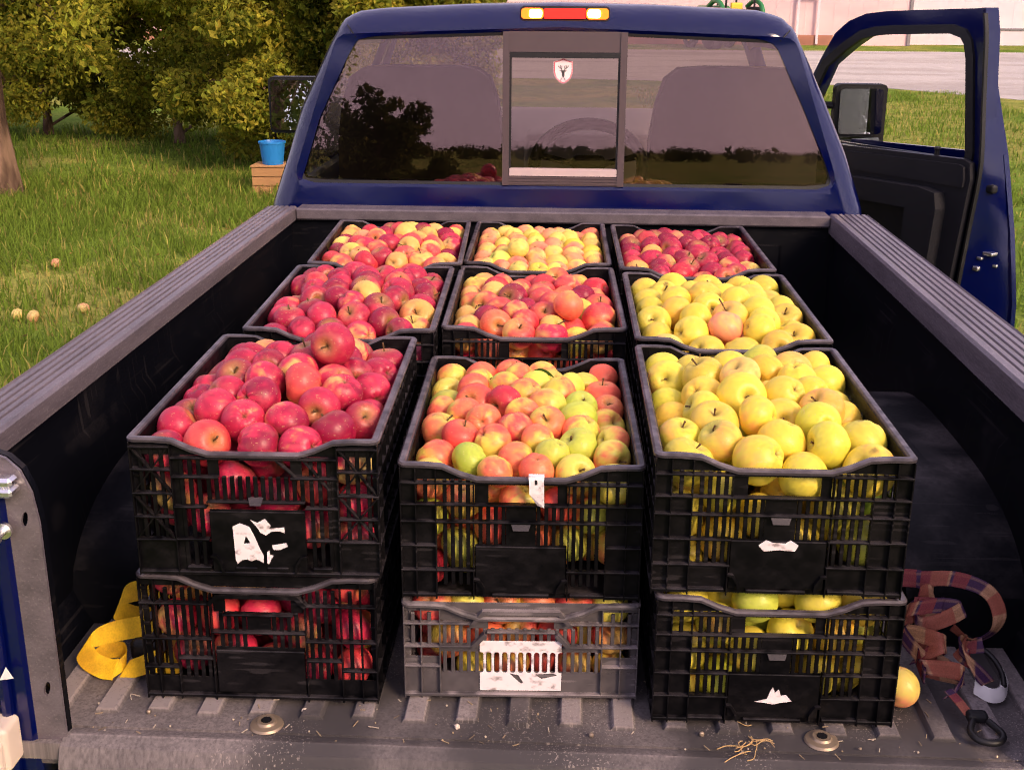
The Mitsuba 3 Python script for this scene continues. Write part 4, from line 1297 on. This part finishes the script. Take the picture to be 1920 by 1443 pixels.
# skin colours, linear: ground colour, blush, deep blush, and how much of the skin the blush covers
KIND = {
    'crimson': dict(g=(.68, .42, .12), b=(.58, .026, .075), d=(.25, .005, .036), cov=(.93, .17), word='crimson'),
    'orange_red': dict(g=(.72, .42, .11), b=(.68, .085, .075), d=(.50, .022, .045), cov=(.60, .25), word='orange red'),
    'blush': dict(g=(.68, .56, .085), b=(.78, .20, .085), d=(.68, .075, .060), cov=(.52, .26), word='red blushed'),
    'peach': dict(g=(.76, .58, .12), b=(.80, .30, .15), d=(.72, .16, .10), cov=(.50, .26), word='peach'),
    'yellow': dict(g=(.73, .570, .062), b=(.76, .42, .085), d=(.74, .28, .085), cov=(.14, .13), word='yellow'),
    'green': dict(g=(.47, .52, .065), b=(.62, .52, .07), d=(.65, .30, .07), cov=(.18, .12), word='green'),
}


def apple_color(v, th, ph, r, kd, rng, tone):
    K = KIND[kd]
    g, b, d = (np.array(K[q]) for q in 'gbd')
    g = g * (1 + rng.normal(0, .07, 3)) * rng.uniform(.88, 1.06)
    u = v / np.linalg.norm(v, axis=1, keepdims=True).clip(1e-6)
    sun = rng.normal(size=3)
    sun[2] = abs(sun[2]) * .5
    sun /= np.linalg.norm(sun)
    cov = np.clip(rng.normal(*K['cov']), 0.02, 1.05)
    o = rng.uniform(0, 50, 3)
    streak = meshkit.fbm(np.column_stack([np.cos(ph) * 7, np.sin(ph) * 7, th * .9]) + o, 3)
    blot = meshkit.fbm(u * 2.2 + o, 3)
    m_ = (u @ sun) * .42 + (streak - .5) * .55 + (blot - .5) * .9 + (cov - .5) * 1.55
    k = np.clip((m_ + .16) / .34, 0, 1)
    k2 = np.clip((m_ - .22) / .5 + (streak - .5) * .8, 0, 1)
    k, k2 = k[:, None], (k2 * (0.4 + tone))[:, None].clip(0, 1)
    c = g * (1 - k) + b * k
    c = c * (1 - k2) + d * k2
    # lighter and greener towards the stem, russet in the hollows
    top = np.exp(-(th / .45) ** 2)[:, None]
    c = c * (1 - .45 * top) + np.array([.50, .46, .10]) * .45 * top
    rus = np.exp(-(th / .17) ** 2)[:, None] * .75 + np.exp(-((np.pi - th) / .15) ** 2)[:, None] * .9
    c = c * (1 - rus) + np.array([.12, .075, .03]) * rus
    c *= (1 + (meshkit.noise(u * 34 + o) - .5)[:, None] * .16 + (meshkit.fbm(u * 5 + o, 2) - .5)[:, None] * .22)
    for _b in range(int(rng.random() < .3) + int(rng.random() < .1)):          # a bruise or scab
        s = rng.normal(size=3)
        s /= np.linalg.norm(s)
        q = np.clip((u @ s - rng.uniform(.965, .99)) / .012, 0, 1)[:, None] * rng.uniform(.3, .75)
        c = c * (1 - q) + np.array([.10, .05, .025]) * q
    return np.clip(c, .004, .95)


def rot_from(axis, spin):
    a = np.asarray(axis, float) / np.linalg.norm(axis)
    R0 = trimesh.geometry.align_vectors([0, 0, 1], a)[:3, :3]
    return R0 @ rotz(spin)[:3, :3]


def pack(rng, n, rmean, rsd, x0, x1, y0, y1, z0, ceil, iters=260):
    """loose packing under the heap's surface ceil(x, y); the apples are pushed up against it and off one another"""
    r = np.clip(rng.normal(rmean, rsd, n), rmean * .82, rmean * 1.2)
    p = np.column_stack([rng.uniform(x0, x1, n), rng.uniform(y0, y1, n), rng.uniform(z0, z0 + .12, n)])
    p[:, 2] = z0 + (ceil(p[:, 0], p[:, 1]) - z0) * rng.random(n) ** .7
    for it in range(iters):
        if it < iters - 70:
            p[:, 2] += .0016
        for _ in range(2):
            d = p[:, None] - p[None]
            q = np.sqrt((d ** 2).sum(-1)) + 1e-9
            ov = (r[:, None] + r[None]) * .985 - q
            np.fill_diagonal(ov, -1)
            w = np.clip(ov, 0, None) * .42 / q
            p += (d * w[..., None]).sum(1)
            zc = ceil(p[:, 0], p[:, 1]) - r
            p[:, 2] = np.clip(np.minimum(p[:, 2], zc + .004), z0 + r, None)
            p[:, 0] = np.clip(p[:, 0], x0 + r, x1 - r)
            p[:, 1] = np.clip(p[:, 1], y0 + r, y1 - r)
    return p, r


def drop(rng, p, r, m, rm, x0, x1, y0, y1, zmax):
    """m more apples come to rest in the hollows of the heap"""
    P, R_ = list(p), list(r)
    for _ in range(m):
        best, rr = None, rm * rng.uniform(.94, 1.1)
        for _t in range(30):
            xy = np.array([rng.uniform(x0 + rr, x1 - rr), rng.uniform(y0 + rr, y1 - rr)])
            A, B_ = np.array(P), np.array(R_)
            for _s in range(12):
                dd = ((A[:, :2] - xy) ** 2).sum(1)
                s = (B_ + rr) ** 2 - dd
                top = np.where(s > 0, A[:, 2] + np.sqrt(np.clip(s, 0, None)), -1)
                k = top.argmax()
                z = top[k]
                step = xy - A[k, :2]
                xy = np.clip(xy + step / (np.linalg.norm(step) + 1e-6) * .004, [x0 + rr, y0 + rr], [x1 - rr, y1 - rr])
            dd = ((A[:, :2] - xy) ** 2).sum(1)
            s = (B_ + rr) ** 2 - dd
            z = np.where(s > 0, A[:, 2] + np.sqrt(np.clip(s, 0, None)), -1).max()
            if (best is None or z < best[2]) and z < zmax and z > 0:
                best = np.array([xy[0], xy[1], z])
        if best is not None:
            P.append(best)
            R_.append(rr)
    return np.array(P), np.array(R_)


# per crate: mix of kinds, apple radius, heap above the rim (middle, edge), apples on top
HEAP = {('L', 0): ([('crimson', .93), ('orange_red', .07)], .0362, .044, -.006, 1), ('L', 1): ([('crimson', .88), ('orange_red', .12)], .0350, .042, -.008, 2),
        ('L', 2): ([('orange_red', .66), ('crimson', .2), ('peach', .14)], .0325, .022, -.012, 0), ('C', 0): ([('blush', .84), ('green', .08), ('orange_red', .08)], .0328, .024, -.014, 0),
        ('C', 1): ([('orange_red', .62), ('blush', .26), ('crimson', .12)], .0338, .010, -.016, 1), ('C', 2): ([('peach', .88), ('yellow', .12)], .0312, .004, -.018, 1),
        ('R', 0): ([('yellow', .80), ('green', .12), ('peach', .08)], .0380, .036, -.008, 0), ('R', 1): ([('yellow', .92), ('peach', .08)], .0376, .030, -.008, 2),
        ('R', 2): ([('crimson', .80), ('orange_red', .20)], .0322, .008, -.016, 1)}
APP = []      # (crate, layer, position, radius, kind)
for (c, i), (mix_, rm, hc, he, extra) in HEAP.items():
    rng = np.random.default_rng(100 + 10 * 'LCR'.index(c) + i)
    k, x, y, z, a, h = CR[c, i, 'u']
    hw, d0, d1 = CW / 2 - .0155, .0165, CD - .0165
    zlo = z + .007 if i == 0 else z + h - .16
    o = rng.uniform(0, 99, 3)

    def ceil(px, py, hc=hc, he=he, top=z + h, o=o, rm=rm):
        u, v = np.clip(np.abs(px) / .185, 0, 1), np.clip(np.abs(py - CD / 2) / .285, 0, 1)
        nz = (meshkit.noise(np.column_stack([px * 13, py * 13, px * 0]) + o) - .5) * rm * .9
        return top + he + (hc - he) * (1 - u ** 2.2) * (1 - v ** 2.6) + nz
    vol = .36 * .56 * (z + h + he * .5 + hc * .35 - zlo)
    n = int(vol * .585 / (4 / 3 * math.pi * rm ** 3))
    p, r = pack(rng, n, rm, rm * .06, -hw, hw, d0, d1, zlo, ceil)
    p, r = drop(rng, p, r, extra, rm, -.115, .115, d0 + .10, d1 - .09, z + h + hc + rm * (.45 if i == 0 else .1))
    Wp = trimesh.transform_points(p, rotz(a, (x, y, 0)))
    ks = rng.choice(len(mix_), len(p), p=[q[1] for q in mix_])
    APP += [((c, i, 'u'), Wp[q], r[q], mix_[ks[q]][0], rng.random()) for q in range(len(p))]
    if i == 0:      # what the lower crate holds behind its front lattice
        k, x, y, z, a, h = CR[c, i, 'l']
        vol = .36 * .19 * (h - .012)
        n = int(vol * .60 / (4 / 3 * math.pi * rm ** 3))
        p, r = pack(rng, n, rm, rm * .06, -hw, hw, d0, d0 + .19, z + .007, lambda px, py, t=z + h: px * 0 + t + .004, 200)
        Wp = trimesh.transform_points(p, rotz(a, (x, y, 0)))
        m2_ = {'L': [('crimson', .6), ('orange_red', .4)], 'C': [('blush', .55), ('orange_red', .35), ('yellow', .1)], 'R': [('yellow', .7), ('green', .25), ('peach', .05)]}[c]
        ks = rng.choice(len(m2_), len(p), p=[q[1] for q in m2_])
        APP += [((c, i, 'l'), Wp[q], r[q], m2_[ks[q]][0], rng.random()) for q in range(len(p))]

# how much of each apple the walls of the crates and the other apples leave open to view: decides which are built one by one
NAPP = len(APP)
PP = np.array([q[1] for q in APP])
RR_ = np.array([q[2] for q in APP])
dv = PP - CAM
Zc = dv @ FWD
ux, uy = (dv @ RGT) / Zc * 1191, -(dv @ UPV) / Zc * 1191
ur = RR_ / Zc * 1191
buf, own = np.full((800, 1100), 1e9), np.full((800, 1100), -1)
for (c, i, l_), (k, x, y, z, a, h) in CR.items():       # front walls hide what is behind them
    q = trimesh.transform_points([[-.2, 0, z], [.2, 0, z], [.2, 0, z + h - .022], [-.2, 0, z + h - .022]], rotz(a, (x, y, 0))) - CAM
    zz_ = q @ FWD
    qx, qy = (q @ RGT) / zz_ * 1191 + 550, -(q @ UPV) / zz_ * 1191 + 400
    X0, X1, Y0, Y1 = int(max(qx.min(), 0)), int(min(qx.max(), 1099)), int(max(qy[2:].mean(), 0)), int(min(qy[:2].mean(), 799))
    if X1 > X0 and Y1 > Y0:
        blk = buf[Y0:Y1, X0:X1]
        nearer = blk > zz_.mean()
        blk[nearer] = zz_.mean()
        own[Y0:Y1, X0:X1][nearer] = -1
for q in range(NAPP):
    cx_, cy2, rr = ux[q] + 550, uy[q] + 400, ur[q]
    X0, X1, Y0, Y1 = int(cx_ - rr), int(cx_ + rr) + 2, int(cy2 - rr), int(cy2 + rr) + 2
    if X0 < 0 or Y0 < 0 or X1 > 1100 or Y1 > 800:
        continue
    gx, gy = np.meshgrid(np.arange(X0, X1), np.arange(Y0, Y1))
    s = 1 - ((gx - cx_) ** 2 + (gy - cy2) ** 2) / rr ** 2
    dep = Zc[q] - RR_[q] * np.sqrt(np.clip(s, 0, None))
    b_ = buf[Y0:Y1, X0:X1]
    hit = (s > 0) & (dep < b_)
    b_[hit] = dep[hit]
    own[Y0:Y1, X0:X1][hit] = q
seen = np.bincount(own[own >= 0].ravel(), minlength=NAPP)
lower = [q for q in range(NAPP) if seen[q] == 0]
one = [q for q in np.argsort(-seen) if seen[q] > 14][:300]
one_set = set(one)

# rows as they are seen, counted from the bottom of each heap, and places in the row counted from the left
ORD = ['zeroth', 'first', 'second', 'third', 'fourth', 'fifth', 'sixth', 'seventh', 'eighth', 'ninth', 'tenth', 'eleventh', 'twelfth', 'thirteenth', 'fourteenth', 'fifteenth', 'sixteenth', 'seventeenth', 'eighteenth', 'nineteenth', 'twentieth']
RANK = {}
for ck_ in CR:
    ids = sorted([q for q in one if APP[q][0] == ck_], key=lambda q: -uy[q])
    row_, k_ = 0, 0
    while k_ < len(ids):
        row_ += 1
        base_ = uy[ids[k_]]
        grp = [q for q in ids[k_:] if base_ - uy[q] < .85 * ur[ids[k_]]]
        for n_, q in enumerate(sorted(grp, key=lambda q: ux[q])):
            RANK[q] = (row_, n_ + 1)
        k_ += len(grp)
WHERE = {'L': 'left', 'C': 'middle', 'R': 'right'}
ROWW = ['near', 'mid', 'far']
rest_v, rest_f, rest_c, off_ = [], [], [], 0
stem_of = {}
zdir = np.array([0.1, -0.55, 0.75])
for q in list(one) + [q for q in range(NAPP) if q not in one_set]:
    (c, i, l_), pos, r, kd, tone = APP[q]
    rng = np.random.default_rng(5000 + q)
    ax = rng.normal(size=3)
    if rng.random() < .6:
        ax = ax * .6 + zdir * .9
    Rm = rot_from(ax * (1 if rng.random() < .72 else -1), rng.uniform(0, 6.28))
    big = q in one_set
    na, nl = ((36, 26) if i == 0 else (26, 20)) if big else (16, 12)
    v, f, th, ph, tall = apple_mesh(r * 1.02, rng, na, nl)
    col = apple_color(v, th, ph, r, kd, rng, tone)
    w = v @ Rm.T + pos
    if not big:
        rest_v.append(w)
        rest_f.append(f + off_)
        rest_c.append(col)
        off_ += len(w)
        continue
    lx, ly = (trimesh.transform_points([pos], np.linalg.inv(rotz(CR[c, i, l_][4], (CR[c, i, l_][1], CR[c, i, l_][2], 0))))[0])[:2]
    word = KIND[kd]['word']
    if kd == 'crimson' and tone > .6:
        word = 'deep crimson'
    row_, col_ = RANK[q]
    if l_ == 'l':
        lab_ = f'{word} apple in the lower {WHERE[c]} crate, {ORD[col_]} from left in {ORD[row_]} row up'
    else:
        lab_ = f'{word} apple, {ORD[col_]} from left in {ORD[row_]} row up, {ROWW[i]} {WHERE[c]} crate'
    k = thing('apple', lab_, 'apple', f'apples in the {"lower " if l_ == "l" else ""}{ROWW[i]} {WHERE[c]} crate')
    scene[k] = mikit.ply((w, f), 'apple_skin', True, color=col)
    cam_dir = (CAM - pos) / np.linalg.norm(CAM - pos)
    if (Rm[:, 2] @ cam_dir) > .05 and rng.random() < .85:
        s0 = pos + Rm @ np.array([0, 0, r * tall * .56])
        bend = rng.normal(0, .004, 3)
        ln = rng.uniform(.35, .62) * r
        st_ = tube([s0, s0 + Rm[:, 2] * ln * .5 + bend * .3, s0 + Rm[:, 2] * ln + bend], [.0016, .0013, .0020], 6)
        add(k + '__stem', st_, 'apple_stem', 50)
add('apples', (np.vstack(rest_v), np.vstack(rest_f)), 'apple_skin', True, kind='stuff', color=np.vstack(rest_c))
labels['apples'].update(label='remaining apples deeper in the crates, seen in the gaps and through the lattices', category='apples')

# ------------------------------------------------------------------ loose apples: one on the bed floor, a few in the grass
for q, (pos, r, kd, lab_) in enumerate([((.640, .150, FZ + .030), .035, 'peach', 'lone orange yellow apple on the bed floor beside the lower right crate'),
                                        ((-3.557, 5.737, GZ + .05), .042, 'peach', 'fallen pale apple in the grass, left one of the close pair'),
                                        ((-3.435, 5.690, GZ + .05), .044, 'peach', 'fallen pale apple in the grass, right one of the close pair'),
                                        ((-3.189, 5.915, GZ + .05), .040, 'peach', 'fallen pale apple in the grass nearest to the left bed rail'),
                                        ((-3.95, 7.265, GZ + .05), .040, 'peach', 'fallen pale apple in the grass farthest from the truck')]):
    rng = np.random.default_rng(900 + q)
    v, f, th, ph, tall = apple_mesh(r, rng, 26, 20)
    col = apple_color(v, th, ph, r, kd, rng, .3)
    if q:
        col = col * .5 + np.array([.50, .36, .18]) * .5
    k = thing('apple' if q == 0 else 'fallen_apple', lab_, 'apple', None if q == 0 else 'fallen apples in the grass')
    scene[k] = mikit.ply((v @ rot_from(rng.normal(size=3), 1.0).T + pos, f), 'apple_skin', True, color=col)

# ------------------------------------------------------------------ straps, hook, straw on the bed floor
k = thing('yellow_strap', 'bright yellow webbing strap lying in loops left of the lower left crate', 'strap')
X, Z = np.array([1., 0, 0]), np.array([0, 0, 1.])
m, uv = ribbon([(-.60, .275, .115), (-.665, .268, .118), (-.722, .258, .110), (-.735, .245, .085), (-.700, .262, .060), (-.64, .29, .055)], [(0, .25, 1), (0, .2, 1), (.1, .3, .9), (.3, .5, .7), (.1, .4, .9), (0, .3, .9)], .038)
add(k + '__loop', m, 'yellow_webbing', True, uv=uv)
m, uv = ribbon([(-.60, .225, .085), (-.66, .215, .075), (-.735, .195, .066), (-.775, .180, .050), (-.765, .165, .030), (-.735, .155, .019), (-.712, .150, .020)], [(0, .3, 1), (0, .3, 1), (.1, .35, .95), (.5, .3, .8), (.75, .3, .6), (.5, .5, .65), (.2, .5, .8)], .038)
add(k + '__loop', m, 'yellow_webbing', True, uv=uv)
m, uv = ribbon([(-.712, .150, .020), (-.700, .168, .028), (-.715, .195, .032), (-.748, .190, .030), (-.765, .172, .024)], [(.2, .5, .8), (.1, .2, .9), (0, .2, 1), (.1, .1, 1), (.3, .1, .9)], .030)
add(k + '__loop', m, 'yellow_webbing', True, uv=uv)
m, uv = ribbon([(-.60, .165, .030), (-.645, .160, .032), (-.680, .158, .020), (-.700, .156, .015)], [(0, .4, .9), (.1, .5, .8), (.2, .6, .6), (.3, .7, .5)], .040)
add(k + '__loop', m, 'yellow_webbing', True, uv=uv)
add(k + '__black_pad', rbox((-.70, .185, .012), (-.62, .215, .055), .012), 'seal_rubber', 40)

k = thing('plaid_strap', 'tangled brown and purple plaid ratchet strap with a black hook, right of the crates', 'strap')
def rib(cen, wid, w=.034, name='webbing'):
    m, uv = ribbon(cen, wid, w)
    add(k + '__' + name, m, 'plaid_webbing', True, uv=uv)


def tangle(c0, size, n, seed, width, start=None, end=None):
    """one length of webbing thrown down in folds round c0"""
    r = np.random.default_rng(seed)
    a = r.uniform(0, 6.28)
    pts_, wd = [], []
    for q in range(n):
        a += r.uniform(1.0, 2.4) * (1 if q % 5 < 3 else -1)
        rad = r.uniform(.45, 1.0)
        p_ = np.array(c0) + np.array([math.cos(a) * size[0] * rad, math.sin(a) * size[1] * rad, r.uniform(-1, 1) * size[2]])
        p_[2] = max(p_[2], .022)
        pts_.append(p_)
        wd.append(np.array([0, .35, .95]) + r.normal(0, .30, 3))
    if start is not None:
        pts_.insert(0, np.array(start)); wd.insert(0, np.array([0, .4, 1.]))
    if end is not None:
        pts_.append(np.array(end)); wd.append(np.array([.8, .4, .1]))
    rib(pts_, wd, width)


rib([(.61, .32, .150), (.66, .325, .154), (.71, .33, .150), (.735, .325, .135)], [(0, .4, 1), (0, .4, 1), (.1, .5, .9), (.2, .5, .8)], .032)
rib([(.70, .33, .150), (.77, .325, .155), (.825, .31, .140), (.842, .285, .108), (.825, .262, .085), (.785, .25, .075), (.75, .25, .10)], [(.1, .4, .9), (.3, .4, .8), (.6, .4, .4), (.8, .3, .1), (.5, .5, -.4), (.2, .6, -.5), (0, .6, -.7)], .028)
tangle((.722, .275, .120), (.055, .035, .030), 9, 11, .028)
tangle((.700, .225, .075), (.050, .035, .028), 9, 12, .030)
tangle((.715, .195, .050), (.045, .035, .020), 8, 13, .030, end=(.722, .140, .030))
tangle((.780, .225, .060), (.030, .035, .020), 6, 14, .028, end=(.800, .185, .030))
rib([(.722, .150, .036), (.735, .125, .028), (.745, .105, .020), (.758, .090, .018)], [(.8, .4, .1), (.85, .4, .1), (.85, .4, .1), (.85, .4, .1)], .016)
hk = [(.752, .098, .020), (.742, .080, .018), (.734, .058, .016), (.742, .038, .015), (.762, .032, .015), (.778, .040, .016), (.782, .056, .018), (.770, .085, .020)]
add(k + '__hook', tube(spline(hk, 8), .0058, 10), 'seal_rubber', 50, label='black wire hook')
add(k + '__hook_plate', rbox((.738, .086, .012), (.772, .108, .030), .007), 'dark_trim', 40)
bk_ = [(.778, .186, .022), (.800, .170, .016), (.822, .176, .018), (.834, .206, .034), (.826, .232, .048)]
m = cat([tube(spline([(.770, .250, .085), (.795, .245, .070), (.818, .228, .055), (.828, .205, .040), (.826, .180, .028)], 8), .0048, 8)])
add(k + '__buckle_wire', m, 'seal_rubber', 50)
m, uv = ribbon(bk_[:4], [(.2, .5, .8), (.1, .5, .85), (-.1, .5, .85), (-.4, .3, .85)], .024, .006)
add(k + '__buckle', m, 'white_plastic', True, label='white buckle')
k = thing('straw_tuft', 'dry straw stalks on the bed floor before the right crate stack', 'straw')
for q in range(10):
    rng = np.random.default_rng(700 + q)
    p0 = np.array([.375, .045, .004]) + rng.normal(0, [.012, .016, 0], 3)
    a = rng.normal(-1.75, .55)
    pts_ = [p0]
    for _ in range(4):
        a += rng.normal(0, .55)
        pts_.append(pts_[-1] + np.array([math.cos(a), math.sin(a), 0]) * rng.uniform(.008, .018) + [0, 0, rng.uniform(-.003, .005)])
    pts_ = np.array(pts_)
    pts_[:, 2] = np.clip(pts_[:, 2], .002, .02)
    add(k + '__stalk', tube(spline(pts_, 5), .0007, 5), 'straw_dry', 50)
k = thing('apple_leaf', 'dark green leaf lying on the apples at the back of the near middle crate', 'leaf')
lt = np.linspace(0, 1, 9)
lw = .017 * np.sin(np.pi * lt ** .8) ** .8 + .0004
lc = np.column_stack([-.02 + .062 * lt, .565 + .012 * lt, .428 + .016 * np.sin(lt * 2.6)])
m = loft([[c_ + [0, -w_ * .8, w_ * .55], c_, c_ + [0, w_ * .8, w_ * .55]] for c_, w_ in zip(lc, lw)], False)
add(k + '__blade', m, 'leaf', True, color=np.tile([.05, .10, .015], (len(m.vertices), 1)))
add(k + '__stalk', tube([lc[0] + [-.018, 0, .004], lc[0]], .0009, 6), 'apple_stem', 50)
r_ = np.random.default_rng(33)
bits, bc = [], []
for _ in range(130):
    px, py = r_.uniform(-.72, .80), abs(r_.normal(0, .10)) - .012
    if r_.random() < .55:
        q = trimesh.creation.icosphere(0, r_.uniform(.0008, .0022))
    else:
        q = box((-r_.uniform(.003, .010), -.0007, 0), (r_.uniform(.003, .010), .0007, .0008))
    q = moved(q, rotz(r_.uniform(0, 6.28), (px, py, .009 if py > .05 else .0022)))
    bits.append(q)
    bc.append(np.tile(np.array([[.34, .25, .15], [.45, .38, .30], [.16, .12, .08]])[r_.integers(0, 3)], (len(q.vertices), 1)))
add('dirt_bits', (np.vstack([q.vertices for q in bits]), np.vstack([q.faces + o for q, o in zip(bits, np.cumsum([0] + [len(q.vertices) for q in bits[:-1]]))])), 'vertex_matte', False, kind='stuff', color=np.vstack(bc))
labels['dirt_bits'].update(label='tiny crumbs of dirt and chaff scattered over the front of the bed floor', category='dirt')
for n_, (px, py) in enumerate([(.82, .175), (.762, .012), (-.36, .07), (.12, .03), (-.10, .04), (.55, .02), (-.62, .05), (.30, .045)]):
    rng = np.random.default_rng(800 + n_)
    q = trimesh.creation.icosphere(1, .004 * rng.uniform(.6, 1.3))
    q.vertices *= 1 + (meshkit.noise(q.vertices * 400, n_)[:, None] - .5) * .5
    q.apply_translation((px, py, .004))
    kk = thing('dirt_crumb', f"small crumb of dirt on the bed floor {['by the white buckle', 'below the black hook', 'near the left bolt', 'before the middle stack, right side', 'before the middle stack, left side', 'near the right bolt', 'before the left stack', 'beside the straw'][n_]}", 'crumb', 'dirt crumbs on the bed floor')
    scene[kk] = mikit.ply(q, 'cream_plastic' if n_ in (0, 2, 4) else 'dull_metal')
